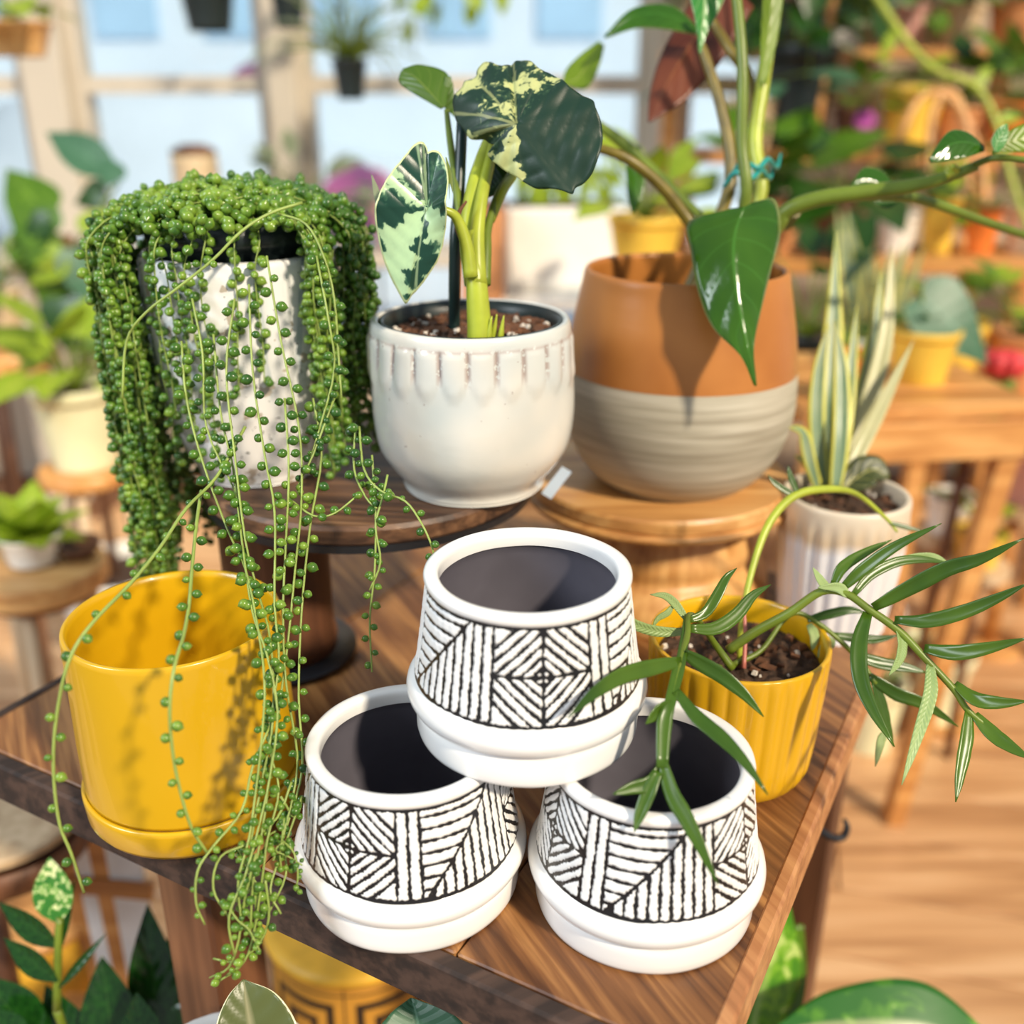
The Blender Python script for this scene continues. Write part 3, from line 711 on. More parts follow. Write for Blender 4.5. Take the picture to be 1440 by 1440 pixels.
# new leaf spear, yellow green, rolled
grid_leaf('leaf', [(1072, 120), (1082, 40), (1092, -60)], [(1068, 115), (1070, 40), (1076, -60)], [(1078, 118), (1096, 40), (1108, -60)], [.84, .84, .84], M['ph_yel'], ph, sl=.005, sr=.006)
for (u, v) in ((1052, 247), (1062, 232)):
    P = [W(u - 34, v + 16, .835), W(u - 18, v - 4, .825), W(u + 4, v + 4, .822), W(u + 18, v - 8, .83), W(u + 30, v + 4, .85), W(u + 36, v - 16, .855)]
    tag(mk('plant_tie', *tube(P, [.0016, .0024, .0022, .0024, .002, .001], 6, 24), M['tie'], ph), 'teal plastic plant tie')
# main drooping leaf
def z9(x, y, ox=920, oy=0): return (x / 2.769 + ox, y / 2.769 + oy)
mid = [z9(350, 806), z9(318, 900), z9(308, 1000), z9(320, 1120), z9(345, 1260), z9(368, 1370), (1062, 543)]
lft = [z9(300, 812), z9(135, 862), z9(142, 980), z9(172, 1140), z9(228, 1275), z9(335, 1385), (1060, 541)]
rgt = [z9(390, 785), z9(470, 778), z9(492, 900), z9(455, 1050), z9(420, 1190), z9(388, 1350), (1064, 543)]
tag(grid_leaf('leaf', mid, lft, rgt, [.748, .744, .738, .735, .735, .735, .738], M['ph_leaf'], ph, sl=.014, sr=.020, m=7, n=30, rip=.0012, ripn=5), 'large glossy green leaf hanging over the pot rim')
# pale leaf at the very top, hanging to a point
tag(grid_leaf('leaf', [(990, -60), (990, 10), (986, 50), (984, 76)], [(955, -60), (972, 5), (980, 42), (983, 75)], [(1040, -60), (1016, 5), (996, 44), (985, 76)], [.80, .80, .80, .80], M['ph_pale'], ph, sl=.01, sr=.01), 'pale-edged leaf tip at the top of the plant')
# brown underside leaf
tag(grid_leaf('leaf', [(1025, -30), (985, 40), (945, 105), (912, 172)], [(985, -20), (935, 65), (915, 125), (911, 171)], [(1060, 10), (1015, 85), (965, 140), (914, 172)], [.93, .92, .91, .90], M['ph_back'], ph, sl=.01, sr=-.01), 'reddish brown underside of a hanging leaf')
# upper left leaves
grid_leaf('leaf', [(985, 45), (940, 22), (895, 22), (850, 52)], [(985, 42), (945, 8), (890, 12), (850, 50)], [(985, 50), (940, 42), (895, 40), (851, 54)], [.9, .9, .9, .9], M['ph_leaf'], ph, sl=.01, sr=-.01)
grid_leaf('leaf', [(845, 60), (830, 85), (812, 110), (793, 118)], [(842, 58), (815, 78), (796, 98), (791, 117)], [(850, 64), (842, 95), (825, 124), (796, 120)], [.93, .93, .93, .93], M['ph_yel'], ph, sl=.01, sr=-.01)
grid_leaf('leaf', [(888, 205), (893, 240), (893, 275), (889, 300)], [(880, 205), (880, 240), (882, 275), (888, 300)], [(900, 205), (908, 240), (904, 275), (891, 300)], [.93, .93, .93, .93], M['ph_leaf'], ph)
# right-hand leaves
tag(grid_leaf('leaf', [(1384, 209), (1360, 200), (1335, 204), (1307, 225)], [(1384, 206), (1360, 186), (1333, 186), (1306, 224)], [(1384, 213), (1358, 222), (1335, 226), (1309, 229)], [.745, .742, .74, .74], M['ph_leaf'], ph, sl=.012, sr=-.004), 'small dark glossy leaf at the tip of the right stem')
grid_leaf('leaf', [(1400, 214), (1402, 200), (1411, 186), (1416, 175)], [(1398, 213), (1394, 198), (1402, 182), (1415, 174)], [(1404, 214), (1414, 204), (1418, 190), (1417, 175)], [.735, .735, .735, .735], M['ph_pale'], ph, sl=.005, sr=.005)
grid_leaf('leaf', [(1395, 216), (1410, 205), (1430, 197), (1470, 190)], [(1395, 213), (1408, 194), (1430, 178), (1470, 165)], [(1396, 218), (1412, 214), (1435, 214), (1470, 214)], [.74, .74, .74, .74], M['ph_yel'], ph, sl=.005, sr=.005)
grid_leaf('leaf', [(1255, 262), (1235, 256), (1215, 252), (1196, 262)], [(1255, 258), (1240, 240), (1215, 236), (1197, 258)], [(1255, 266), (1238, 268), (1216, 270), (1197, 266)], [.83, .83, .83, .83], M['ph_leaf'], ph, sl=.01)
grid_leaf('leaf', [(1228, 284), (1240, 288), (1252, 289), (1262, 285)], [(1228, 282), (1240, 284), (1252, 284), (1262, 283)], [(1228, 284), (1240, 292), (1252, 293), (1262, 286)], [.82, .82, .82, .82], M['ph_leaf'], ph)
grid_leaf('leaf', [(1101, 305), (1110, 310), (1115, 318), (1103, 326)], [(1101, 300), (1116, 296), (1126, 300), (1106, 322)], [(1100, 310), (1102, 318), (1104, 322), (1102, 327)], [.83, .83, .83, .83], M['stem_b'], ph)

# ================================================================ variegated alocasia in the scalloped pot
AZ = DZ + .1150
al_ = thing('variegated_alocasia', (GC[0], GC[1], AZ), 'variegated elephant-ear plant with two cream-splashed leaves in the scalloped pot', 'plant')
mk('nursery_pot', *lathe([(1e-4, .09 - .113), (.052, .09 - .113), (.0595, -.002), (.0645, .0075), (.0660, .0095), (.0662, .0110), (.0640, .0115), (.0618, .006), (.060, .002), (.0590, -.02)], 96, (GC[0], GC[1], AZ)), M['black_plastic'], al_)
soil_disc((GC[0], GC[1]), .0605, AZ + .002, al_, chips=150, bumpy=.0025, n=60, rr=16)
SR = W(672, 435, .675)
SR = Vector((SR.x, SR.y, AZ))
M['alo_big'] = variegated('alocasia_leaf_big', (.008, .034, .018), (.030, .075, .035), (.50, .53, .22), .60, 34, .46, edge=None)
M['alo_small'] = variegated('alocasia_leaf_small', (.010, .055, .035), (.055, .15, .085), (.42, .60, .34), .56, 30, .3, edge=(.6, .68, .35))
M['alo_back'] = leafmat('alocasia_underside', (.055, .13, .010), (.09, .18, .018), (.20, .28, .05), None, 5, .35, .3)
mk('stake', *tube([Vector((W(634, 430, .70).x, GC[1] + .003, AZ - .01)), W(640, 350, .70), W(645, 280, .70), W(650, 168, .70)], [.0042, .0042, .0040, .0038], 8), M['stake'], al_)
mk('stem_base', *tube([SR + Vector((0, 0, -.004)), SR + Vector((.001, 0, .010)), W(670, 395, .673), W(668, 360, .675), W(666, 325, .675)], [.0070, .0084, .0070, .0052, .004], 16), M['stem_y'], al_)
def pet(name, pts, r, mat='stem_y'): return mk(name, *tube([W(*p) for p in pts], r, 10), M[mat], al_)
pet('petiole', [(672, 400, .672), (671, 330, .675), (678, 275, .68), (687, 235, .69), (694, 200, .70)], [.0062, .0050, .0042, .0040, .003])
pet('petiole', [(665, 400, .68), (658, 330, .685), (668, 265, .69), (679, 225, .70), (688, 195, .71)], [.006, .0058, .0062, .0055, .004])
pet('petiole', [(662, 390, .665), (656, 345, .66), (645, 312, .655), (632, 298, .65), (602, 291, .646)], [.005, .0042, .0035, .0028, .0018])
pet('petiole', [(682, 400, .68), (684, 350, .685), (686, 320, .69), (700, 275, .70), (718, 245, .71)], [.004, .0036, .003, .0028, .0025], 'stem')
pet('petiole', [(650, 330, .69), (640, 250, .70), (632, 190, .71), (628, 155, .715)], [.003, .0028, .0024, .0018], 'stem')
tag(mk('sheath', *tube([W(651, 345, .668), W(643, 320, .667), W(645, 300, .667), W(656, 283, .668)], [.001, .002, .0018, .0008], 6), M['bark'], al_), 'dry brown papery sheath')
for d in ((12, 2), (18, -3), (8, -6)):
    a = SR + Vector((d[0] * .0008, d[1] * .0008, 0))
    mk('shoot', *tube([a, a + Vector((.001, 0, .012)), a + Vector((.003, 0, .024))], [.0025, .002, .0004], 8), M['stem_y'], al_)
# big leaf: outline from its petiole point
def z4(x, y): return (500 + x / 4, 40 + y / 4)
big = [z4(*p) for p in [(905, 520), (880, 605), (780, 610), (725, 575), (700, 560), (620, 555), (570, 490), (530, 430), (515, 340), (520, 300), (570, 250), (580, 205), (650, 165), (650, 130), (680, 95), (710, 88), (750, 105), (790, 120), (850, 105), (900, 88), (960, 105), (1020, 170), (1080, 205), (1140, 245), (1200, 310), (1270, 355), (1335, 395), (1350, 440), (1380, 520), (1385, 620), (1370, 700), (1330, 790), (1280, 840), (1230, 870), (1215, 903), (1150, 885), (1080, 870), (1000, 860), (920, 820), (850, 770), (790, 730), (725, 655), (790, 625), (860, 608)]]
# the notch doubles back at the petiole point, so the leaf is laid out around a point just inside it
bigo = [z4(*p) for p in [(900, 590), (860, 602), (780, 612), (725, 575), (700, 560), (620, 556), (570, 490), (530, 430), (512, 340), (522, 295), (568, 245), (580, 205), (640, 175), (652, 125), (690, 90), (725, 92), (770, 118), (800, 120), (850, 105), (880, 84), (930, 92), (975, 115), (1020, 175), (1080, 205), (1140, 245), (1200, 310), (1270, 355), (1335, 395), (1350, 440), (1382, 520), (1388, 620), (1370, 700), (1330, 790), (1280, 840), (1232, 868), (1215, 903), (1150, 885), (1080, 870), (1000, 858), (920, 818), (850, 770), (790, 730), (724, 655), (790, 622), (860, 606)]]
vang = [math.radians(a) for a in (95, 78, 55, 30, 12, -5, -22, -40, -60, 125, 155, 178, 200, 225)]
def sect(d, rad, pts, warp=9):
    """patchiness by direction: piecewise values with soft, wandering borders"""
    d = (d + warp * math.sin(rad * 330 + d * .05) + 5 * math.sin(rad * 900 + 2)) % 360
    for (a0, v0), (a1, v1) in zip(pts[:-1], pts[1:]):
        if a0 <= d < a1: return v0 + (v1 - v0) * min(1, max(0, (d - a0) / max(1e-6, a1 - a0)))
    return pts[-1][1]
def ribs(th, rad, tip, K, amp, slope):
    a = rad * math.cos(th - tip); bq = abs(rad * math.sin(th - tip))
    x = (a + bq * slope) * K; return amp * (abs(math.sin(x)) ** .6 - .5) * min(1, bq / .008)
def bdep(r, th, rad):
    side = math.cos(th + .2); tip = math.radians(-52)
    return -rad * .10 - rad * .147 * (1 - abs(math.sin(th - math.radians(97)))) + ribs(th, rad, tip, 260, .0010, .55) + .0016 * math.sin(11 * th) * r * r - .014 * r * r * (.4 - .6 * side) - .0022 * math.exp(-(rad * math.sin(th - math.radians(97)) / .0016) ** 2) * (math.sin(th) > 0)
BV = [(0, -.30), (30, -.28), (42, -.10), (80, -.02), (98, .08), (135, .06), (165, -.06), (185, .10), (205, .12), (222, .02), (232, .26), (270, .26), (282, -.10), (296, -.30), (360, -.30)]
def bvb(r, th, rad):
    v_ = sect(math.degrees(th) % 360, rad, BV)
    if 35 <= math.degrees(th) % 360 < 90: v_ += .16 * max(0, r - .4)
    return v_
def bve(r, th, rad):
    k = min(abs((th - a + PI) % (2 * PI) - PI) for a in vang[:1] + vang[9:12]) * max(rad, 1e-4)
    return .8 if k < .0009 else 0
tag(radial_leaf('leaf', z4(905, 540), bigo, .655, M['alo_big'], al_, plane=CAMDIR + Vector((-.15, 0, .10)), depth=bdep, rings=26, nseg=260, vb=bvb, vein=bve), 'large dark green leaf with cream-splashed left side')
# small leaf
smo = [z4(*p) for p in [(120, 1150), (125, 1050), (155, 960), (190, 880), (235, 800), (275, 740), (320, 670), (350, 640), (375, 636), (392, 660), (400, 690), (425, 678), (455, 680), (480, 710), (505, 760), (525, 830), (532, 900), (528, 990), (520, 1050), (490, 1130), (455, 1220), (420, 1290), (360, 1370), (300, 1440), (262, 1480), (240, 1520), (228, 1524), (195, 1460), (160, 1380), (130, 1270)]]
sang = [math.radians(a) for a in (93, 70, 110, 40, 150, 10, 185, -30, 215, 256)]
def sdep(r, th, rad):
    ax = abs(math.sin(th - math.radians(256)))
    return .012 * r * ax - .004 + ribs(th, rad, math.radians(256), 330, .0007, .6) - .014 * max(0, -math.sin(th)) * r * r - .002 * math.exp(-(rad * math.sin(th - math.radians(90)) / .0014) ** 2) * (math.sin(th) > 0)
SV = [(0, -.02), (25, -.06), (60, .0), (100, -.05), (130, .06), (160, -.02), (185, -.20), (200, -.18), (212, .14), (236, .24), (248, .10), (256, -.22), (266, -.12), (274, .22), (330, .24), (352, .0), (360, -.02)]
def svb(r, th, rad): return sect(math.degrees(th) % 360, rad, SV, 7)
def sve(r, th, rad):
    return 1 if min(abs((th - a + PI) % (2 * PI) - PI) for a in (math.radians(92), math.radians(256), math.radians(97))) * rad < .0006 else 0
tag(radial_leaf('leaf', z4(388, 1000), smo, .640, M['alo_small'], al_, plane=CAMDIR + Vector((-.25, 0, -.05)), depth=sdep, rings=22, nseg=220, vb=svb, vein=sve), 'small pale green and cream marbled leaf pointing down')
# back leaves
tag(grid_leaf('leaf', [z4(495, 445), z4(400, 340), z4(330, 270), z4(262, 240)], [z4(480, 455), z4(300, 350), z4(245, 300), z4(255, 240)], [z4(510, 440), z4(520, 262), z4(370, 205), z4(270, 225)], [.73, .732, .735, .74], M['alo_back'], al_, sl=.01, sr=.01), 'small rounded leaf seen from behind')
grid_leaf('leaf', [z4(500, 445), z4(512, 380), z4(520, 320), z4(528, 270)], [z4(490, 440), z4(498, 380), z4(500, 310), z4(505, 262)], [z4(560, 500), z4(556, 400), z4(550, 320), z4(535, 268)], [.735, .735, .735, .735], M['alo_back'], al_)
tag(grid_leaf('leaf', [z4(900, 815), z4(820, 850), z4(770, 900), z4(720, 955)], [z4(900, 800), z4(780, 720), z4(720, 820), z4(715, 950)], [z4(900, 825), z4(850, 900), z4(800, 930), z4(722, 958)], [.72, .72, .715, .71], M['lf_dark'], al_), 'dark leaf behind the stems')
grid_leaf('leaf', [z4(530, 870), z4(525, 810), z4(518, 760), z4(508, 725)], [z4(528, 960), z4(520, 820), z4(510, 760), z4(506, 724)], [z4(548, 930), z4(545, 850), z4(530, 780), z4(512, 726)], [.655, .655, .655, .655], M['stem'], al_)
grid_leaf('leaf', [z4(130, 1040), z4(125, 980), z4(112, 900), z4(90, 825)], [z4(128, 1050), z4(115, 1000), z4(100, 920), z4(88, 820)], [z4(145, 1000), z4(145, 960), z4(130, 900), z4(92, 822)], [.66, .66, .66, .66], M['lf_grey'], al_)
petl = pet('petiole', [(722, 237, .712), (718, 250, .71), (708, 268, .70), (690, 310, .695)], [.004, .0035, .003, .003], 'stem_y')

# ================================================================ fern fronds
M['fern'] = leafmat('fern_leaf', (.028, .078, .005), (.085, .165, .010), None, None, 20, .30, .14, vst=.12)
M['fern_pale'] = leafmat('fern_underside', (.28, .40, .13), (.42, .54, .22), (.5, .6, .3), None, 20, .45, .2, vst=.2)
FZ = .8 + .088
def lobe(parent, pts, s, w, pale=False, ends=None):
    """pts pixel list; s depth or list; w half width in metres"""
    S = s if isinstance(s, (list, tuple)) else [s, s]
    P = [W(u, v, interp(S, i / (len(pts) - 1))) for i, (u, v) in enumerate(pts)]
    ws = [w * .55, w * .85, w, w * .95, w * .8, w * .5, w * .05]
    o = ribbon('leaflet', P, ws, M['fern_pale' if pale else 'fern'], parent, CAMDIR + Vector((random.uniform(-.5, .5), 0, random.uniform(-.2, .6))), .28, 14, 2, wave=.07)
    return solid(o, .0005)
def frond(pts, r, label=None):
    P = [W(*p) for p in pts]
    o = mk('frond', *tube(P, r, 7), M['stem'], fpot)
    if label: tag(o, label)
    return o
f1 = frond([(1030, 940, .655), (1005, 905, .65), (982, 872, .62), (968, 866, .60), (966, 893, .585), (957, 926, .57), (953, 945, .56), (942, 989, .545), (934, 1017, .54), (931, 1078, .53)], [.0028, .0022, .0018, .0018, .0022, .0022, .002, .002, .0016, .0012], 'frond reaching forward over the patterned pots')
r1 = ribbon('wing', [W(967, 866, .598), W(958, 926, .568), (W(953, 945, .558)), W(942, 989, .543), W(934, 1017, .538), W(931, 1080, .528)], [.002, .0028, .0034, .003, .0042, .003], M['fern'], f1, None, .2, 20, 2); solid(r1, .0006)
for a in (([(966, 888), (930, 888), (898, 880), (876, 864), (861, 847)], [.597, .58], .0034, True), ([(966, 872), (950, 850), (935, 838), (914, 836)], [.60, .60], .0026, True), ([(945, 853), (938, 862), (925, 870), (917, 884)], [.60, .60], .002, True),
          ([(968, 872), (992, 862), (1010, 835), (1022, 812), (1036, 799)], [.598, .61], .0033), ([(970, 884), (1005, 884), (1035, 865), (1058, 838), (1084, 822)], [.595, .62], .0042),
          ([(958, 930), (920, 938), (875, 950), (835, 975), (798, 1010)], [.565, .508], .0046), ([(962, 918), (985, 932), (1015, 950), (1045, 975), (1074, 1008)], [.572, .56], .0046),
          ([(950, 972), (980, 1010), (1010, 1035), (1045, 1070), (1080, 1118)], [.548, .515], .0044), ([(944, 990), (925, 1000), (908, 1018)], [.545, .535], .0042),
          ([(933, 1072), (915, 1100), (888, 1108), (862, 1117)], [.532, .52], .0040), ([(926, 1085), (912, 1115), (900, 1145), (892, 1170)], [.528, .52], .0038), ([(932, 1070), (945, 1115), (965, 1150), (985, 1190), (1010, 1245)], [.53, .505], .0044)):
    lobe(f1, *a)
f2 = frond([(1024, 915, .67), (1060, 890, .665), (1110, 862, .655), (1155, 832, .65), (1190, 835, .645), (1222, 857, .64), (1265, 888, .635), (1300, 925, .63), (1340, 968, .625), (1362, 1000, .62), (1400, 1030, .615)], [.0034, .0034, .003, .0028, .0026, .0026, .0026, .0024, .0022, .002, .0014], 'frond arching to the right')
for a in (([(1172, 822), (1185, 798), (1215, 778), (1254, 759)], .648, .0036), ([(1184, 828), (1215, 800), (1260, 768), (1324, 736)], [.647, .62], .0040), ([(1200, 836), (1225, 808), (1262, 790), (1300, 787), (1334, 792)], [.645, .66], .0034, False), ([(1262, 788), (1290, 784), (1315, 784), (1337, 795)], .66, .0030, True),
          ([(1228, 854), (1275, 828), (1330, 800), (1380, 785), (1440, 757)], [.638, .60], .0052), ([(1258, 872), (1300, 874), (1350, 862), (1400, 842), (1446, 820)], [.635, .60], .0046), ([(1300, 912), (1340, 918), (1385, 912), (1446, 897)], [.63, .60], .0048),
          ([(1220, 862), (1208, 905), (1210, 955), (1228, 1000), (1258, 1050)], [.64, .60], .0052), ([(1262, 882), (1268, 905), (1264, 928), (1250, 950)], [.636, .625], .0036, True), ([(1308, 935), (1308, 975), (1292, 1030), (1268, 1104)], [.628, .60], .0042, True),
          ([(1362, 1000), (1358, 1040), (1350, 1085), (1344, 1128)], [.62, .60], .0044), ([(1342, 962), (1370, 983), (1405, 988), (1446, 986)], [.626, .60], .0046), ([(1370, 1005), (1395, 1032), (1420, 1050), (1450, 1068)], [.619, .60], .0048),
          ([(1168, 833), (1155, 818), (1143, 798)], .648, .0030, True), ([(1192, 838), (1178, 826), (1150, 826)], .644, .0034, True)):
    lobe(f2, *a)
f3 = frond([(1030, 935, .685), (1070, 915, .69), (1100, 875, .695), (1122, 862, .70), (1150, 876, .70), (1180, 900, .70), (1210, 930, .695), (1232, 962, .69)], [.0022, .0018, .0016, .0016, .0018, .0018, .0018, .0014], 'lower frond behind the arching one')
for a in (([(1135, 872), (1165, 864), (1195, 858), (1218, 862)], .70, .0034), ([(1172, 893), (1205, 898), (1235, 899), (1264, 893)], .70, .0034), ([(1200, 920), (1235, 932), (1270, 938), (1304, 946)], .695, .0044),
          ([(1222, 950), (1260, 975), (1300, 990), (1348, 1022)], .69, .0048), ([(1228, 958), (1238, 990), (1246, 1020), (1256, 1050)], .69, .0044), ([(1243, 1030), (1238, 1045), (1231, 1078)], .688, .003, True),
          ([(1137, 878), (1145, 895), (1142, 915)], .698, .0036, True), ([(1170, 897), (1162, 908), (1150, 925)], .698, .0046, True)):
    lobe(f3, *a)
f4 = frond([(1040, 930, .70), (1044, 870, .70), (1058, 800, .71), (1082, 735, .72), (1118, 697, .73), (1165, 688, .74), (1205, 695, .75), (1245, 728, .76), (1262, 748, .76)], [.0024, .0022, .0024, .003, .0032, .003, .0022, .0014, .001], 'young yellow-green arching stem')
f4.data.materials[0] = M['stem_y']
for a in (([(1118, 697), (1105, 690), (1090, 680), (1080, 668)], .73, .0024), ([(1122, 695), (1112, 672), (1108, 655)], .73, .0024), ([(1250, 735), (1275, 742), (1300, 748)], .76, .002)): lobe(f4, *a)
frond([(1012, 935, .655), (1006, 960, .652), (1020, 968, .650)], [.002, .002, .0016])
f6 = frond([(1046, 940, .68), (1048, 890, .685), (1045, 840, .69)], [.0016, .0014, .001])
f6.data.materials[0] = plain('pink_shoot', (.50, .16, .12), .4)

# ================================================================ string of pearls
SZ = DZ + .170
spl = thing('string_of_pearls', (SC[0], SC[1], SZ), 'string of pearls plant trailing green beads over the drip-glazed pot', 'plant')
mk('nursery_pot', *lathe([(1e-4, -.09), (.050, -.09), (.0585, .004), (.0625, .008), (.0640, .012), (.0640, .022), (.0618, .022), (.0600, .010), (.058, -.01)], 72, (SC[0], SC[1], SZ)), M['black_plastic'], spl)
mk('soil', *lathe([(1e-4, .014), (.03, .014), (.0595, .010)], 40, (SC[0], SC[1], SZ)), M['soil'], spl, False)
m, n, l, b = newmat('pearl')
gg = n.new('ShaderNodeNewGeometry'); f = noise(n, l, 90, 3, gg.outputs['Position'])
f_b = noise(n, l, 9, 2, gg.outputs['Position'])
ff = math_(n, l, 'ADD', math_(n, l, 'MULTIPLY', f, .6), math_(n, l, 'MULTIPLY', f_b, .4))
l.new(ramp(n, l, ff, [(.38, (.025, .085, .014)), (.50, (.075, .175, .018)), (.62, (.19, .31, .035))]), b.inputs['Base Color'])
b.inputs['Roughness'].default_value = .28; b.inputs['Subsurface Weight'].default_value = 0.0; M['pearl'] = m
M['vine'] = plain('vine', (.27, .36, .08), .45, .15, 60)
# pearl template: bead with a small pointed tip on +X and a stub of stalk at -X
pv, pf = lathe([(1e-4, -1.0), (.45, -.9), (.82, -.55), (1.0, -.05), (.9, .45), (.6, .82), (.25, 1.05), (1e-4, 1.28)], 10)
pv = np.array([(z, x, y) for x, y, z in pv]); pf = [q[::-1] for q in pf if len(q) == 4]
pme = bpy.data.meshes.new('pearl'); pme.from_pydata(pv.tolist(), [], pf); pme.polygons.foreach_set('use_smooth', [True] * len(pme.polygons)); pme.materials.append(M['pearl'])
pearls = []   # (pos, axis, size, priority)
def add_pearls(P, step, size, spread, pri, jit=.5, flip=True, taper=0, start=0, vine=None):
    L = 0; nxt = start + step * random.random(); k = 0
    tot = sum((P[i + 1] - P[i]).length for i in range(len(P) - 1))
    for i in range(len(P) - 1):
        d = P[i + 1] - P[i]; dl = d.length
        while L + dl > nxt:
            q = P[i] + d * ((nxt - L) / max(dl, 1e-9)); k += 1
            an = random.uniform(0, 2 * PI) if jit > .3 else (k % 2) * PI + random.uniform(-.7, .7)
            tx = d.normalized(); e = RT - tx * RT.dot(tx); e = e.normalized() if e.length > .2 else tx.orthogonal(); g = tx.cross(e)
            out = (e * math.cos(an) + g * math.sin(an) - Vector((0, 0, .35))).normalized()
            sz = size * random.uniform(.75, 1.15) * (1 - taper * (nxt / tot))
            pearls.append((q + out * (sz * 1.0 + spread), out, sz, pri, vine)); nxt += step * random.uniform(.7, 1.35)
        L += dl
def strand(pts, r=.0007, step=.006, size=.0027, pri=1, n=None, spread=.0008, jit=.5, taper=0, seg=5, start=0):
    P = cat_(pts, n or (len(pts) - 1) * 6)
    v, f = tube(pts, [r, r * .8], seg, n or (len(pts) - 1) * 4)
    o = mk('vine', v, f, M['vine'], spl)
    add_pearls(P, step, size, spread, pri, jit, taper=taper, start=start, vine=o)
    return o
def hang(phi, zend, r0=.045, rout=.082, pri=0, size=.0033, step=.0062, sway=.006):
    a = math.radians(phi); d = Vector((math.cos(a), math.sin(a), 0)); c = Vector((SC[0], SC[1], 0)); t = Vector((-d.y, d.x, 0))
    zt = SZ + .026 + random.uniform(-.004, .006)
    P = [c + d * r0 * .6 + Vector((0, 0, zt)), c + d * (rout * .72) + Vector((0, 0, zt + .003)), c + d * (rout * .97) + Vector((0, 0, zt - .012))]
    z = zt - .03; sw = random.uniform(-1, 1) * .004; rr = rout
    while z > zend:
        sw += random.uniform(-1, 1) * sway * .5; rr = rout + random.uniform(-.002, .002)
        P.append(c + d * rr + t * sw + Vector((0, 0, z))); z -= .026
    P.append(c + d * rr + t * sw + Vector((0, 0, zend)))
    if len(P) > 3: strand(P, .0006, step, size, pri, spread=.0006)
random.seed(11)
for k in range(62):      # dense curtain on the left
    ph_ = random.uniform(140, 222); hang(ph_, random.uniform(.872, .93) if ph_ < 232 else random.uniform(.93, 1.0), rout=random.uniform(.078, .103), pri=.3 if ph_ < 200 else .6, size=random.uniform(.0029, .0037))
for k in range(3): 
    hang(random.uniform(226, 246), random.uniform(.97, 1.06), rout=random.uniform(.074, .082), pri=.8)
for ph_, ze in ((250, 1.0), (262, 1.03), (268, .99), (283, 1.05), (296, 1.06)):
    hang(ph_, ze, rout=.076, pri=1.5, step=.0056)
for k in range(30):      # right side
    ph_ = random.uniform(309, 366); hang(ph_, random.uniform(.985, 1.05) if ph_ > 325 else random.uniform(.975, 1.03), rout=random.uniform(.076, .096), pri=1.0 if ph_ < 340 else .5)
for k in range(16): hang(random.uniform(10, 140), random.uniform(1.02, 1.07), rout=random.uniform(.074, .084), pri=0)
# crown mound
for k in range(60):
    a = random.uniform(0, 2 * PI); r_ = random.uniform(.0, .06); p0 = Vector((SC[0] + r_ * math.cos(a), SC[1] + r_ * math.sin(a), 0))
    P = []; a2 = random.uniform(0, 2 * PI)
    for j in range(5):
        q = p0 + Vector((math.cos(a2), math.sin(a2), 0)) * (.010 * j); rr = (Vector((q.x - SC[0], q.y - SC[1], 0))).length
        q.z = SZ + .014 + .028 * math.sqrt(max(0, 1 - (rr / .098) ** 2)) + random.uniform(-.004, .006); P.append(q); a2 += random.uniform(-.6, .6)
        if rr > .082: break
    if len(P) > 1: strand(P, .0006, .0056, .0035, .7, spread=.0006)
for k in range(620):
    a = random.uniform(0, 2 * PI); r_ = .084 * math.sqrt(random.random())
    if r_ > .060 and 262 < math.degrees(a) < 305 and random.random() < .12: continue
    q = Vector((SC[0] + r_ * math.cos(a), SC[1] + r_ * math.sin(a), SZ + .015 + .025 * math.sqrt(max(0, 1 - (r_ / .092) ** 2)) + random.uniform(-.004, .006)))
    pearls.append((q, Vector((random.uniform(-1, 1), random.uniform(-1, .2), random.uniform(-.3, 1))).normalized(), random.uniform(.0030, .0043), .6, None))
# explicit long strands (pixel u, v, depth)
def ps(pts, **k): return strand([W(*p) for p in pts], **k)
K = dict(pri=3, jit=.2)
ps([(425, 285, .665), (380, 300, .655), (340, 325, .648), (300, 365, .645), (250, 405, .645), (205, 440, .65), (178, 480, .66), (172, 560, .665)], r=.0011, step=.022, size=.0022, **K)
ps([(390, 300, .66), (430, 315, .655), (455, 360, .65), (470, 420, .65), (476, 500, .655), (480, 560, .655)], r=.0009, step=.010, **K)
# over the yellow pot's left rim
ps([(345, 600, .645), (305, 670, .63), (262, 715, .60), (225, 770, .575), (184, 820, .555), (140, 865, .535), (112, 900, .525), (95, 935, .522), (84, 980, .525), (76, 1040, .53), (76, 1100, .535), (84, 1160, .54), (100, 1200, .545), (118, 1255, .555)], r=.0011, step=.0150, size=.0030, taper=.2, **K)
# hanging in front of the yellow pot
ps([(283, 690, .63), (276, 740, .605), (270, 800, .58), (266, 850, .56), (258, 895, .54), (246, 935, .520), (239, 990, .516), (242, 1050, .521), (253, 1110, .528), (270, 1165, .535), (292, 1200, .545)], r=.0011, step=.0105, size=.0027, start=.03, **K)
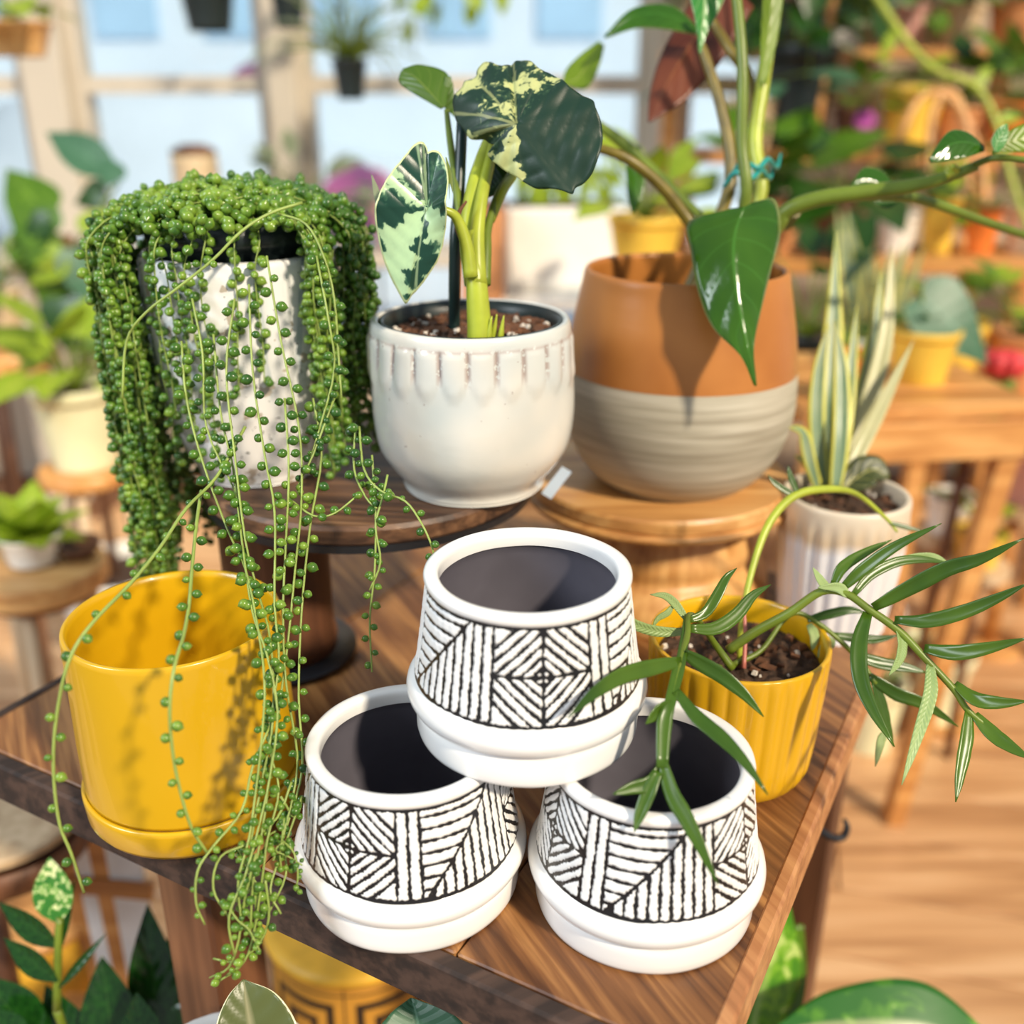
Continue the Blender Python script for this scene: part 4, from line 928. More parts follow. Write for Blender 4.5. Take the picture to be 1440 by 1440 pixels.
# the main bunch to the right of the yellow pot, down over the table edge
bn = [([(255, 480, .655), (262, 560, .65), (285, 650, .64), (320, 745, .625), (345, 800, .60), (362, 880, .58), (372, 960, .565), (368, 1040, .56), (360, 1110, .557), (350, 1180, .55), (335, 1240, .545), (340, 1300, .545)]),
      ([(300, 470, .65), (310, 580, .645), (328, 660, .635), (340, 760, .61), (355, 860, .585), (375, 920, .572), (390, 1000, .565), (380, 1090, .56), (362, 1170, .552), (345, 1230, .545), (322, 1290, .54), (330, 1345, .545)]),
      ([(375, 360, .65), (395, 480, .645), (420, 600, .64), (424, 700, .628), (415, 800, .605), (405, 900, .59), (392, 1000, .575), (378, 1100, .565), (370, 1160, .558), (356, 1240, .55), (352, 1310, .55)]),
      ([(350, 400, .645), (355, 520, .64), (372, 640, .63), (386, 720, .61), (386, 850, .59), (392, 930, .58), (378, 1040, .57), (392, 1110, .568), (376, 1180, .556), (368, 1240, .552), (350, 1340, .555), (318, 1372, .565)]),
      ([(330, 420, .645), (318, 520, .64), (330, 640, .632), (345, 760, .61), (362, 830, .60), (380, 900, .582), (384, 1010, .568), (368, 1100, .562), (352, 1200, .553), (360, 1280, .555), (345, 1350, .56), (305, 1382, .57)]),
      ([(400, 560, .64), (406, 660, .63), (402, 760, .61), (398, 860, .595), (402, 960, .58), (418, 1060, .585), (412, 1120, .58), (398, 1180, .57), (402, 1230, .565), (375, 1290, .56)]),
      ([(440, 560, .65), (452, 640, .645), (436, 740, .625), (424, 860, .605), (420, 980, .60), (425, 1080, .595), (404, 1160, .58), (384, 1210, .565)]),
      ([(380, 1020, .57), (355, 1080, .56), (340, 1140, .555), (300, 1190, .545), (278, 1225, .54), (276, 1270, .54), (288, 1300, .545)]),
      ([(410, 1100, .58), (390, 1150, .57), (350, 1185, .555), (310, 1205, .548), (300, 1250, .545), (322, 1290, .545)]),
      ([(395, 1120, .575), (415, 1150, .58), (425, 1120, .585), (400, 1190, .57), (380, 1250, .558), (395, 1285, .556)]),
      ([(360, 1200, .55), (345, 1260, .547), (336, 1320, .55), (322, 1360, .56), (295, 1375, .57)]),
      ([(372, 1230, .555), (378, 1290, .556), (362, 1330, .558), (330, 1352, .56), (300, 1348, .565)])]
for i, q in enumerate(bn):
    ps(q, r=.0008, step=.0088 if i < 7 else .0072, size=.0034 if i < 7 else .0025, taper=.3, **K)
for i in range(9):       # tangle of small young tips near the table edge
    u, v, s = random.uniform(310, 400), random.uniform(1150, 1280), random.uniform(.548, .565)
    q = [(u, v, s)]
    for j in range(3): u += random.uniform(-18, 22); v += random.uniform(8, 30); q.append((u, v, s + random.uniform(-.004, .004)))
    ps(q, r=.0006, step=.0042, size=.0016, pri=2.2, jit=.5)
for q in ([(523, 640, .64), (528, 720, .635), (527, 800, .635), (520, 870, .635), (523, 945, .635)], [(505, 600, .645), (512, 660, .63), (535, 690, .62), (570, 705, .61), (592, 735, .605), (606, 765, .605), (612, 790, .61)],
          [(545, 668, .63), (538, 700, .622), (528, 740, .615), (535, 790, .615), (520, 830, .62)], [(500, 600, .65), (498, 660, .64), (515, 700, .625), (530, 715, .62)],
          [(405, 700, .632), (440, 725, .622), (470, 722, .625), (505, 695, .63)], [(470, 560, .65), (440, 640, .64), (418, 690, .633), (440, 700, .635)],
          [(445, 360, .645), (462, 450, .64), (470, 520, .645), (450, 600, .645), (432, 660, .64)], [(270, 420, .65), (285, 500, .645), (290, 600, .645), (330, 690, .635), (342, 730, .62)]):
    ps(q, r=.0008, step=.0078, size=.0031, taper=.25, **K)
pearls.sort(key=lambda t: -t[3] - .3 * random.random())
single = pearls[:300]; rest = pearls[300:]
def pmat(q, ax, sz):
    x = ax.normalized(); y = x.orthogonal().normalized(); z = x.cross(y)
    return Matrix((x, y, z)).transposed() * sz, q
for q, ax, sz, _, vn_ in single:
    R, p = pmat(q, ax, sz); o = bpy.data.objects.new('pearl', pme); col.objects.link(o); o.parent = vn_ or spl
    o.matrix_local = Matrix.Translation(p - org(spl)) @ R.to_4x4()
V = []; Fs = []
for k, (q, ax, sz, _, vn_) in enumerate(rest):
    R, p = pmat(q, ax, sz); A = np.array(R); V.append(pv @ A.T + np.array(p)); Fs += [tuple(i + k * len(pv) for i in fq) for fq in pf]
o = mk('pearls', np.concatenate(V), Fs, M['pearl'], spl); o['kind'] = 'stuff'
#==SPLIT== background
# ================================================================ the shop behind: helpers
def lpx(parent, key, a, b, s, wsc=1.0, s2=None, tilt=None, name='leaf'):
    A = W(a[0], a[1], s); B = W(b[0], b[1], s2 or s); d = B - A
    nrm = CAMDIR + Vector((random.uniform(-.5, .5), 0, random.uniform(-.1, .7))) if tilt is None else Vector(tilt)
    return leaf_at(key, parent, A, d, nrm, d.length, wsc, name)
M['pot_cream'] = plain('pot_cream', (.80, .78, .50), .4, .04); M['pot_white'] = plain('pot_white', (.88, .86, .80), .35, .04)
M['pot_orange'] = plain('pot_orange', (.78, .20, .03), .45, .06); M['pot_terra'] = plain('pot_terra', (.62, .27, .10), .7, .1)
M['pot_yellow'] = plain('pot_yellow', (.85, .55, .07), .4, .05); M['pot_tan'] = plain('pot_tan', (.62, .48, .30), .6, .1)
M['pot_pink'] = plain('pot_pink', (.80, .45, .40), .5, .05); M['pot_blue'] = plain('pot_blue', (.40, .60, .68), .4, .05)
M['pot_brown'] = plain('pot_brown', (.12, .05, .025), .5, .1); M['pot_red'] = plain('pot_red', (.70, .05, .06), .5, .1)
def pot_parts(t, c, R, h, mat, seg=36, sl=.97):
    """tapered pot with a rolled rim, soil inside"""
    z = c.z
    mk('pot', *lathe(smoothprof([(1e-4, 0), (R * .68, 0), (R * .72, h * .03), (R * .93, h * .80), (R * .97, h * .86), (R, h * .90), (R, h * .985), (R * .96, h), (R * .90, h * .97), (R * .86, h * .86), (R * .7, h * .5), (1e-4, h * .45)], 2), seg, tuple(c)), M[mat], t)
    mk('soil', *lathe([(1e-4, h * .89), (R * .5, h * .90), (R * .88, h * .87)], 20, tuple(c)), M['soil'], t, False)
def potted(name, label, u, v, s, R, h, mat, kind, H=.2, n=12, key='oval_mid', cat='potted plant', group=None, base=None, wide=1.0, wsc=1.0):
    c = base or W(u, v, s); t = thing(name, c, label, cat, group)
    pot_parts(t, c, R, h, mat); top = c + Vector((0, 0, h * .88))
    if kind == 'bush':
        for k in range(n):
            a = 2 * PI * k / n * 2.4 + random.random(); el = random.uniform(.15, 1.2)
            d = Vector((math.cos(a) * math.cos(el), math.sin(a) * math.cos(el), math.sin(el))); q = top + Vector((d.x * wide, d.y * wide, d.z)) * H * random.uniform(.45, .8)
            sm_ = mk('stem', *tube([top, top.lerp(q, .5) + Vector((0, 0, H * .08)), q], [.003, .002], 5, 5), M['stem'], t)
            dd = (d + Vector((0, 0, -.35))).normalized(); leaf_at(key, sm_, q, dd, CAMDIR * .6 + d + Vector((0, 0, .8)), H * random.uniform(.4, .62), wsc)
    elif kind == 'blades':
        for k in range(n):
            a = 2 * PI * k / n + random.random() * .5; d = Vector((math.cos(a) * .28, math.sin(a) * .28, 1)); p = top + Vector((math.cos(a), math.sin(a), 0)) * R * random.uniform(.1, .5)
            leaf_at(key, t, p, d, Vector((math.cos(a), math.sin(a), 0)) * .3 + CAMDIR, H * random.uniform(.7, 1.1), wsc)
    elif kind == 'rosette':
        for k in range(n):
            a = 2 * PI * k * .618; el = .15 + 1.1 * k / n; d = Vector((math.cos(a) * math.cos(el), math.sin(a) * math.cos(el), math.sin(el)))
            leaf_at(key, t, top, d, Vector((-d.x * math.sin(el), -d.y * math.sin(el), math.cos(el))), H * random.uniform(.8, 1.05), wsc)
    elif kind == 'trail':
        for k in range(n):
            a = 2 * PI * k / n + random.random() * .4; o_ = Vector((math.cos(a), math.sin(a), 0)); q0 = top + o_ * R; L = H * random.uniform(.5, 1.1)
            P = [top + o_ * R * .3, q0 + Vector((0, 0, .02)) + o_ * .01, q0 + o_ * .03 - Vector((0, 0, L * .4)), q0 + o_ * .03 - Vector((0, 0, L))]
            mk('stem', *tube(P, [.002, .0015], 4, 8), M['stem'], t)
            Pc = cat_(P, 12)
            for j in range(2, 12, 2):
                leaf_at(key, t, Pc[j], o_ * .5 + Vector((random.uniform(-.8, .8), random.uniform(-.8, .3), -.6)), CAMDIR + o_ * .5, H * random.uniform(.2, .3), wsc)
    return t, c, top
def stool(name, label, u, v, s, R, mat='bg_wood', th=.025, legs=3, lr=.011, lmat='bg_tan', spread=1.15):
    c = W(u, v, s); t = thing(name, (c.x, c.y, 0), label, 'stool')
    mk('seat', *lathe([(1e-4, -th), (R * .96, -th), (R, -th * .8), (R, -th * .2), (R * .97, 0), (1e-4, 0)], 40, tuple(c)), M[mat], t, False)
    for k in range(legs):
        a = 2 * PI * k / legs + .6; d = Vector((math.cos(a), math.sin(a), 0))
        mk('leg', *tube([c + d * R * .62 - Vector((0, 0, th * .9)), Vector((c.x, c.y, .003)) + d * R * spread], [lr, lr * .8], 8, 3), M[lmat], t)
    return t, c

# ---------------- left side
stool('stool', 'small tan wooden stool carrying the cream pot at the left', 122, 655, 1.9, .088, 'bg_wood')
potted('potted_pothos', 'pale cream tapered pot of bright green leaves on a stool at the left', 122, 652, 1.9, .078, .155, 'pot_cream', 'bush', .20, 16, 'heart_lime', wide=.6)
t, c = stool('stool', 'orange wooden stool holding a cabbage-like lime plant at the left edge', 52, 792, 1.5, .098, 'disc_light', th=.035, lr=.013)
mk('band', *lathe([(.07, -.05), (.078, -.05), (.078, -.036), (.07, -.036)], 36, tuple(c)), M['bg_wood_d'], t)
pt, c, _ = potted('lime_rosette_plant', 'lime green rosette plant in a small white bowl on the orange stool', 48, 786, 1.5, .048, .045, 'pot_white', 'rosette', .085, 18, 'heart_lime', wsc=1.2)
bw_ = thing('wooden_bowl', W(112, 782, 1.52), 'small dark brown wooden bowl beside the lime rosette plant', 'bowl')
mk('bowl', *lathe([(1e-4, 0), (.018, 0), (.030, .012), (.034, .024), (.031, .024), (.02, .008), (1e-4, .006)], 28, tuple(W(112, 782, 1.52))), M['pot_brown'], bw_)
stool('stool', 'tall orange-topped stool half out of the left edge', 10, 488, 2.1, .10, 'disc_light', th=.04, lmat='bg_wood_d')
potted('potted_plant', 'tan pot of mid green leaves on the tall stool at the left edge', 4, 480, 2.1, .055, .11, 'pot_tan', 'bush', .16, 9, 'oval_mid')
stool('stool', 'round low stool with tan seat left of the display table corner', 2, 1138, 1.05, .085, 'bg_tan', th=.012, lmat='bg_wood_d')
c = W(2, 1138, 1.05); dk = thing('wooden_tray', (c.x, c.y, c.z - .075), 'dark round wooden tray under the tan stool seat at the left', 'tray')
dk.location = c - Vector((0, 0, .06)); ORG[dk.name] = Vector(dk.location)
mk('tray', *lathe([(1e-4, 0), (.07, 0), (.082, .012), (.084, .040), (.080, .040), (.076, .014), (1e-4, .006)], 40, tuple(dk.location)), M['bg_wood_d'], dk)
# climbing plant with big leaves
cl = thing('climbing_philodendron', (W(92, 900, 2.05).x, W(92, 900, 2.05).y, 0), 'large-leaved climbing plant on a brown pole by the left window', 'potted plant')
base = Vector((cl.location.x, cl.location.y, 0)); base = Vector((W(92, 400, 2.05).x, W(92, 400, 2.05).y, 0)); cl.location = base; ORG[cl.name] = base
pot_parts(cl, base, .13, .25, 'pot_white')
mk('pole', *tube([base + Vector((0, 0, .2)), W(95, 330, 2.05)], [.012, .010], 8, 2), M['bark'], cl)
for a, b, key, ws in (((75, 330), (0, 285), 'heart_mid', 1), ((60, 300), (5, 225), 'heart_mid', 1), ((90, 360), (30, 395), 'heart_lime', 1), ((40, 330), (48, 400), 'heart_mid', 1.2), ((170, 250), (55, 175), 'oval_blue', .8), ((150, 270), (100, 285), 'heart_dark', 1), ((165, 255), (140, 215), 'heart_blue', 1),
                      ((120, 330), (165, 290), 'heart_lime', 1), ((100, 340), (60, 450), 'heart_mid', 1), ((110, 350), (135, 440), 'heart_blue', .9), ((90, 420), (95, 500), 'heart_dark', 1.1), ((115, 430), (150, 510), 'heart_mid', .8), ((70, 310), (20, 340), 'heart_dark', .9), ((130, 320), (175, 350), 'heart_blue', 1)):
    lpx(cl, key, a, b, 2.05 + random.uniform(-.05, .05), ws * 1.1)
stq = [((95, 345), (78, 330)), ((95, 400), (100, 360)), ((97, 350), (120, 330)), ((110, 340), (168, 255))]
for a, b in stq: mk('petiole', *tube([W(a[0], a[1], 2.05), W(b[0], b[1], 2.05)], [.004, .003], 5, 2), M['stem'], cl)
# hanging pots before the window
def hanging(label, u, v, s, R, h, mat, key, n, H, kind='bush', wsc=1.0, ztop=2.72):
    c = W(u, v, s); t, c, top = potted('hanging_planter', label, u, v, s, R, h, mat, kind, H, n, key, cat='hanging plant', base=c, wsc=wsc)
    for k in range(3):
        a = 2 * PI * k / 3; mk('cord', *tube([c + Vector((R * .97 * math.cos(a), R * .97 * math.sin(a), h * .95)), Vector((c.x, c.y, ztop))], [.0015, .0015], 4, 2), M['metal'], t)
    return t
hanging('black hanging pot with trailing leaves at the top of the left window', 296, 42, 2.6, .075, .13, 'black_plastic', 'oval_dark', 8, .2)
hanging('narrow black hanging pot near the window post', 408, 38, 2.7, .050, .11, 'black_plastic', 'oval_grey', 8, .16)
hanging('small black hanging pot with spiky grey-green airy foliage', 494, 138, 2.4, .042, .085, 'black_plastic', 'thin_grey', 60, .22)
hanging('orange hanging bowl with yellow-green leaves in the top left corner', 22, 78, 2.3, .09, .07, 'disc_light', 'heart_lime', 10, .2)
hanging('trailing bright green hanging plant at the top centre', 640, -40, 2.5, .09, .12, 'pot_tan', 'oval_lime', 12, .28, 'trail', 1.3)
hanging('dark green trailing hanging plant above the philodendron', 1150, -60, 2.3, .10, .13, 'pot_brown', 'oval_dark', 14, .38, 'trail', 1.5)
hanging('mid green trailing hanging plant at the upper right', 1250, -50, 2.6, .10, .13, 'pot_tan', 'oval_mid', 14, .34, 'trail', 1.5)
hanging('blue-green hanging plant near the top right corner', 1360, -20, 2.7, .10, .13, 'pot_terra', 'oval_blue', 12, .3, 'bush', 1.2)
# tan basket and plants along the window sill
sill = thing('window_bench', (-.3, 2.98, 0), 'low pale wooden bench along the window', 'bench')
mk('top', *box((-.55, 2.98, .80), (2.0, .30, .03), 0, .004), M['frame'], sill, False)
for x in (-1.4, .35): mk('leg', *box((x, 2.98, .393), (.05, .2, .784), 0, .003), M['frame'], sill, False)
def onbench(u, y=2.95, z=.8152):
    # point on the bench top seen at column u
    s = (y * FW.y - (z - CAMP.z) * math.sin(PITCH)); return Vector(((u - 720) / FPX * (y * math.cos(PITCH) + (CAMP.z - z) * math.sin(PITCH)), y, z))
bs = onbench(288); bk = thing('wicker_basket', bs, 'tan round basket with a wooden lid on the window bench', 'basket')
mk('basket', *lathe(smoothprof([(1e-4, 0), (.05, 0), (.06, .05), (.062, .24), (.055, .255), (1e-4, .255)], 3), 28, tuple(bs)), M['pot_tan'], bk); mk('lid', *lathe([(1e-4, .255), (.06, .255), (.062, .27), (.03, .285), (1e-4, .286)], 28, tuple(bs)), M['bg_wood_d'], bk)
potted('potted_plant', 'grey-leaved plant in a white pot on the window bench', 0, 0, 0, .06, .12, 'pot_white', 'bush', .24, 14, 'oval_grey', base=onbench(430))
potted('potted_plant', 'pink pot on the window bench behind the hanging pearls', 0, 0, 0, .07, .13, 'pot_pink', 'bush', .16, 8, 'oval_mid', base=onbench(560))
# sunlit planter with yellow-green plants in the middle
t = thing('white_planter_box', W(790, 395, 2.35), 'bright sunlit white planter box behind the terracotta pot', 'planter')
c = W(790, 400, 2.35)
t.location = c; ORG[t.name] = Vector(c)
mk('box', *join([box((c.x, c.y, c.z + .09), (.27, .16, .18), .1, .006)]), M['pot_white'], t, False)
mk('soil', *box((c.x, c.y, c.z + .1815), (.245, .135, .003), .1), M['soil'], t, False)
for k in range(18):
    leaf_at('blade_lime', t, c + Vector((random.uniform(-.11, .11), random.uniform(-.05, .05), .18)), Vector((random.uniform(-.5, .5), random.uniform(-.4, .2), 1)), CAMDIR, random.uniform(.08, .15), 1.3)
st = thing('white_plant_stand', (c.x, c.y, 0), 'plain white stand under the sunlit planter box', 'stand')
mk('top', *box((c.x, c.y, c.z - .016), (.42, .30, .03), .1, .004), M['pot_white'], st, False)
for dx in (-.17, .17):
    for dy in (-.11, .11): mk('leg', *box((c.x + dx, c.y + dy, (c.z - .031) / 2), (.03, .03, c.z - .032), .1), M['pot_white'], st, False)
t = thing('cardboard_box', W(680, 400, 2.2), 'tan upright box left of the white planter', 'box'); c = W(680, 405, 2.2); t.location = (c.x, c.y, 0); ORG[t.name] = Vector((c.x, c.y, 0))
mk('box', *box((c.x, c.y, (c.z + .17) / 2), (.085, .1, c.z + .17), -.1, .003), M['pot_terra'], t, False); mk('lid', *box((c.x, c.y, c.z + .176), (.09, .105, .012), -.1, .002), M['bg_wood_d'], t, False)
potted('yellow_green_plant', 'yellow-green bushy plant left of the terracotta pot rim', 905, 380, 1.9, .07, .10, 'pot_yellow', 'bush', .17, 18, 'oval_lime', wsc=1.2)
c = W(905, 382, 1.9); sq = thing('plant_stand', (c.x, c.y, 0), 'narrow wooden stand under the yellow-green bushy plant', 'stand')
mk('top', *lathe([(1e-4, -.025), (.09, -.025), (.09, -.002), (1e-4, -.002)], 28, tuple(c)), M['bg_wood'], sq, False)
mk('post', *tube([c - Vector((0, 0, .0252)), Vector((c.x, c.y, .02))], [.02, .02], 10, 2), M['bg_wood_d'], sq); mk('foot', *lathe([(1e-4, 0), (.09, 0), (.09, .02), (1e-4, .02)], 24, (c.x, c.y, .0005)), M['bg_wood_d'], sq, False)

# ---------------- right side: tiered plant shelf
sh = thing('tiered_plant_shelf', (1.25, 2.5, 0), 'wooden tiered shelf crowded with potted plants at the right', 'shelf')
TI = ((.70, 1.95, .34), (.90, 2.35, .30), (1.10, 2.72, .28), (1.34, 3.05, .26))
for z, y, dpt in TI: 
    for k in range(2): mk('shelf_board', *box((1.42, y - dpt / 4 + k * dpt / 2, z - .0125), (2.0, dpt / 2 - .006, .025), 0, .002), M['bg_wood'], sh, False)
for z, y, dpt in TI:
    for x in (.44, 1.35, 2.38): mk('post', *box((x, y, (z - .026) / 2), (.045, .045, z - .026)), M['bg_wood'], sh, False)
def ontier(u, k, dy=0):
    z, y, _ = TI[k]; y += dy; d = y * math.cos(PITCH) + (CAMP.z - z) * math.sin(PITCH)
    return Vector(((u - 720) / FPX * d, y, z + .0005))
rows = [
 (0, 1130, 'black_plastic', 'bush', .22, 16, 'oval_dark', .07, .11, 'black pot of dark leaves beside the terracotta pot, lowest shelf tier'),
 (0, 1325, 'pot_yellow', 'bush', .14, 6, 'oval_lime', .07, .13, 'yellow pot in front of the big round blue-green leaf'),
 (0, 1215, 'pot_white', 'blades', .24, 9, 'blade', .055, .10, 'white pot of pale striped upright blades on the lowest tier'),
 (0, 1425, 'pot_terra', 'bush', .2, 12, 'oval_mid', .065, .11, 'terracotta pot of mid green leaves at the right end of the lowest tier'),
 (1, 1080, 'pot_terra', 'bush', .22, 14, 'heart_mid', .07, .12, 'heart-leaved plant in terracotta on the second tier behind the stems'),
 (1, 1170, 'pot_brown', 'bush', .22, 16, 'heart_dark', .07, .12, 'dark heart-leaved plant in a brown pot on the second tier'),
 (1, 1255, 'pot_white', 'bush', .13, 18, 'thin_grey', .048, .09, 'white pot of fine grey foliage on the second tier'),
 (1, 1314, 'pot_yellow', 'blades', .12, 8, 'blade_lime', .043, .12, 'pale yellow pot with short lime blades on the second tier'),
 (1, 1372, 'pot_orange', 'bush', .15, 8, 'oval_mid', .046, .10, 'bright orange pot on the second tier near the right edge'),
 (1, 1440, 'pot_tan', 'bush', .16, 8, 'oval_mid', .055, .10, 'tan pot of mid green leaves cut by the right edge, second tier'),
 (2, 1050, 'pot_tan', 'bush', .26, 12, 'oval_blue', .07, .12, 'blue-green plant in a tan pot on the third tier'),
 (2, 1115, 'black_plastic', 'bush', .18, 8, 'oval_grey', .09, .24, 'tall black planter left of the bamboo pole'),
 (2, 1195, 'pot_brown', 'bush', .14, 12, 'oval_mid', .05, .10, 'brown pot on the third tier under the purple flower'),
 (2, 1272, 'pot_yellow', 'bush', .12, 6, 'oval_lime', .08, .15, 'large cream-yellow pot behind the arching right stem'),
 (2, 1345, 'pot_terra', 'bush', .18, 12, 'oval_dark', .06, .10, 'small terracotta pot of dark leaves inside the cane hoops'),
 (2, 1418, 'pot_orange', 'bush', .2, 14, 'heart_mid', .07, .11, 'orange pot of heart leaves on the third tier at the right edge'),
 (3, 1000, 'pot_terra', 'bush', .24, 14, 'oval_lime', .07, .12, 'lime green plant on the top tier left end'),
 (3, 1090, 'pot_brown', 'bush', .34, 20, 'oval_dark', .08, .13, 'tall dark bushy plant on the top tier'),
 (3, 1180, 'pot_white', 'bush', .26, 16, 'heart_blue', .07, .11, 'blue-green heart-leaved plant in white on the top tier'),
 (3, 1262, 'pot_pink', 'bush', .30, 18, 'oval_mid', .07, .11, 'mid green bushy plant in a pink pot on the top tier'),
 (3, 1340, 'pot_tan', 'blades', .34, 12, 'blade', .07, .11, 'tan pot of striped blades on the top tier'),
 (3, 1420, 'pot_terra', 'bush', .28, 16, 'oval_blue', .07, .12, 'blue-green bush in terracotta at the right end of the top tier')]
for k, u, pm, kind, H, n_, key, R, h, lab in rows:
    potted('potted_plant', lab, 0, 0, 0, R, h, pm, kind, H, n_, key, base=ontier(u, k), group='plants on the tiered shelf', wsc=1.15)
# bamboo pole, cane hoops, purple flower, pale garden vine
t = thing('bamboo_pole', ontier(1145, 2), 'upright tan bamboo pole standing between the shelf plants', 'pole'); c = ontier(1145, 2, -.06)
t.location = c; ORG[t.name] = c; mk('cane', *tube([c, c + Vector((.005, 0, .42))], [.011, .010], 8, 4), M['bg_wood'], t); mk('node', *tube([c + Vector((.002, 0, .15)), c + Vector((.002, 0, .165))], [.013, .013], 8, 2), M['bg_wood'], t)
for pts, lab in (([(1248, 330), (1258, 230), (1285, 150), (1320, 130), (1360, 170), (1384, 260), (1380, 340)], 'wide cane hoop trellis at the upper right'),
                 ([(1310, 300), (1306, 200), (1325, 130), (1352, 150), (1362, 240), (1352, 310)], 'narrow cane hoop trellis inside the wide one')):
    q = [W(u, v, 2.28) for u, v in pts]; q[0].z = q[-1].z = .905; q[0].y = q[-1].y = 2.33
    t = thing('cane_trellis', q[0], lab, 'trellis'); mk('hoop', *tube(q, [.009, .009], 8, 36), M['bg_wood'], t)
t = thing('pale_vine', W(1450, 330, 2.1), 'long pale green arching vine crossing the upper right', 'plant'); mk('stem', *tube([W(u, v, 2.1) for u, v in ((1210, -40), (1262, 40), (1310, 95), (1370, 120), (1400, 170), (1425, 260), (1450, 330))], [.008, .006], 7, 30), M['stem_y'], t)
for a, b in (((1262, 40), (1240, 80)), ((1370, 120), (1400, 90)), ((1400, 170), (1440, 160))): lpx(t, 'oval_lime', a, b, 2.1)
t = thing('purple_flower', W(1215, 175, 2.5), 'blurred purple flower head above the brown pot', 'flower')
fc = W(1215, 170, 2.5)
M['petal'] = plain('petal', (.50, .10, .42), .6, .15)
for k in range(9):
    a = 2 * PI * k / 9; p = fc + Vector((math.cos(a) * .016, -.006, math.sin(a) * .014)); v, f = lathe([(1e-4, -.014), (.010, -.004), (.012, .004), (1e-4, .014)], 8, tuple(p)); mk('petal', v, f, M['petal'], t)
cz = ontier(1200, 2); mk('stem', *tube([fc, cz + Vector((0, 0, .09))], [.002, .002], 5, 3), M['stem'], t)
# the orange wooden table in front of the shelf with red pot, moon cactus, large leaf
wt = thing('slatted_wooden_table', (.78, 1.50, 0), 'orange wooden side table with slanting right leg behind the snake plant', 'table')
a = W(1160, 575, 1.5); b = W(1372, 550, 1.6); zt = a.z
p0 = Vector((W(1150, 585, 1.45).x, 1.36, zt)); e_ = Vector((1, .12, 0)).normalized(); wlen = .30
for k in range(4):
    q = Vector((.56, 1.50, zt)) + Vector((-.12, .993, 0)) * (k * .085)
    mk('plank', *box((q.x + .05, q.y, zt - .012), (.36, .081, .024), .12, .002), M['bg_wood'], wt, False)
mk('apron', *box((.615, 1.452, zt - .055), (.35, .016, .06), .12, .002), M['bg_wood'], wt, False)
for (x, y), (x2, y2) in (((.455, 1.45), (.44, 1.42)), ((.775, 1.49), (.70, 1.50)), ((.42, 1.70), (.41, 1.73)), ((.74, 1.75), (.76, 1.80))):
    mk('leg', *beam((x, y, zt - .024), (x2, y2, .003), .03, .035, (0, 1, 0)), M['bg_wood'], wt, False)
potted('red_pot_plant', 'orange-red plastic pot with bare soil behind the snake plant', 1238, 640, 1.42, .040, .075, 'pot_orange', 'blades', .06, 3, 'blade_lime', base=Vector((.515, 1.475, zt + .0005)))
t, c, top = potted('round_leaf_plant', 'yellow pot with one big glossy round blue-green leaf', 0, 0, 0, .055, .085, 'pot_yellow', 'bush', .05, 3, 'oval_mid', base=Vector((.66, 1.60, zt + .0005)))
lf = W(1292, 415, 1.6); mk('petiole', *tube([top, top.lerp(lf, .6) + Vector((-.01, 0, .04)), lf], [.004, .003], 6, 10), M['stem'], t)
leaf_at('heart_blue', t, lf, W(1405, 500, 1.58) - lf, CAMDIR + Vector((-.2, 0, .5)), .155, 1.0)
t, c, top = potted('moon_cactus', 'red-topped grafted cactus on the floor stand at the right', 1392, 620, 1.85, .034, .045, 'pot_terra', 'none')
v, f = lathe(smoothprof([(1e-4, 0), (.020, 0), (.023, .04), (.020, .08), (1e-4, .085)], 3), 40, tuple(top), lambda a, z, i: .003 * math.cos(a * 5) * (z > .005)); mk('column', v, f, M['lf_mid'], t)
v, f = lathe(smoothprof([(1e-4, 0), (.022, .002), (.036, .022), (.030, .042), (1e-4, .050)], 3), 48, tuple(top + Vector((0, 0, .08))), lambda a, z, i: .004 * math.cos(a * 8)); mk('red_globe', v, f, M['pot_red'], t)
stool('stool', 'dark-legged small stool under the red-topped cactus', 1392, 624, 1.85, .055, 'bg_wood', lmat='bg_wood_d')
# white ribbed pot with the snake plant, on the table's back right corner
RC = Vector((.290, .815, .8002))
t = thing('snake_plant', RC, 'white ribbed pot with tall yellow-edged snake plant blades on the table back corner', 'potted plant')
m, n, l, b = newmat('ribbed_glaze'); tcn = n.new('ShaderNodeTexCoord'); sx = n.new('ShaderNodeSeparateXYZ'); l.new(tcn.outputs['Object'], sx.inputs[0])
zz = math_(n, l, 'ADD', sx.outputs['Z'], math_(n, l, 'MULTIPLY', noise(n, l, 30, 2, coords(n, l, (1, 1, .2))), .03))
l.new(ramp(n, l, math_(n, l, 'MULTIPLY', zz, 5), [(.50, (.78, .78, .80)), (.56, (.58, .45, .30)), (.66, (.72, .62, .48))]), b.inputs['Base Color']); b.inputs['Roughness'].default_value = .3; M['ribbed_glaze'] = m
v, f = lathe(smoothprof([(1e-4, 0), (.042, 0), (.046, .004), (.051, .05), (.0535, .085), (.054, .112), (.0535, .124), (.050, .125), (.048, .118), (.045, .06), (1e-4, .05)], 3), 160, tuple(RC), lambda a, z, i: .0012 * math.cos(a * 26) * (1 if 0 < i < 21 and z < .11 else 0)); mk('pot', v, f, M['ribbed_glaze'], t)
soil_disc((RC.x, RC.y), .047, RC.z + .112, t, chips=20)
RT_ = RC + Vector((0, 0, .112))
M['snake'] = leafmat('snake_leaf', (.16, .27, .15), (.34, .42, .26), None, (.66, .64, .10), rough=.35, trans=.1, edge_at=.68)
M['snake_pale'] = leafmat('snake_leaf_pale', (.52, .52, .28), (.66, .62, .36), None, (.7, .66, .3), rough=.35, trans=.1)
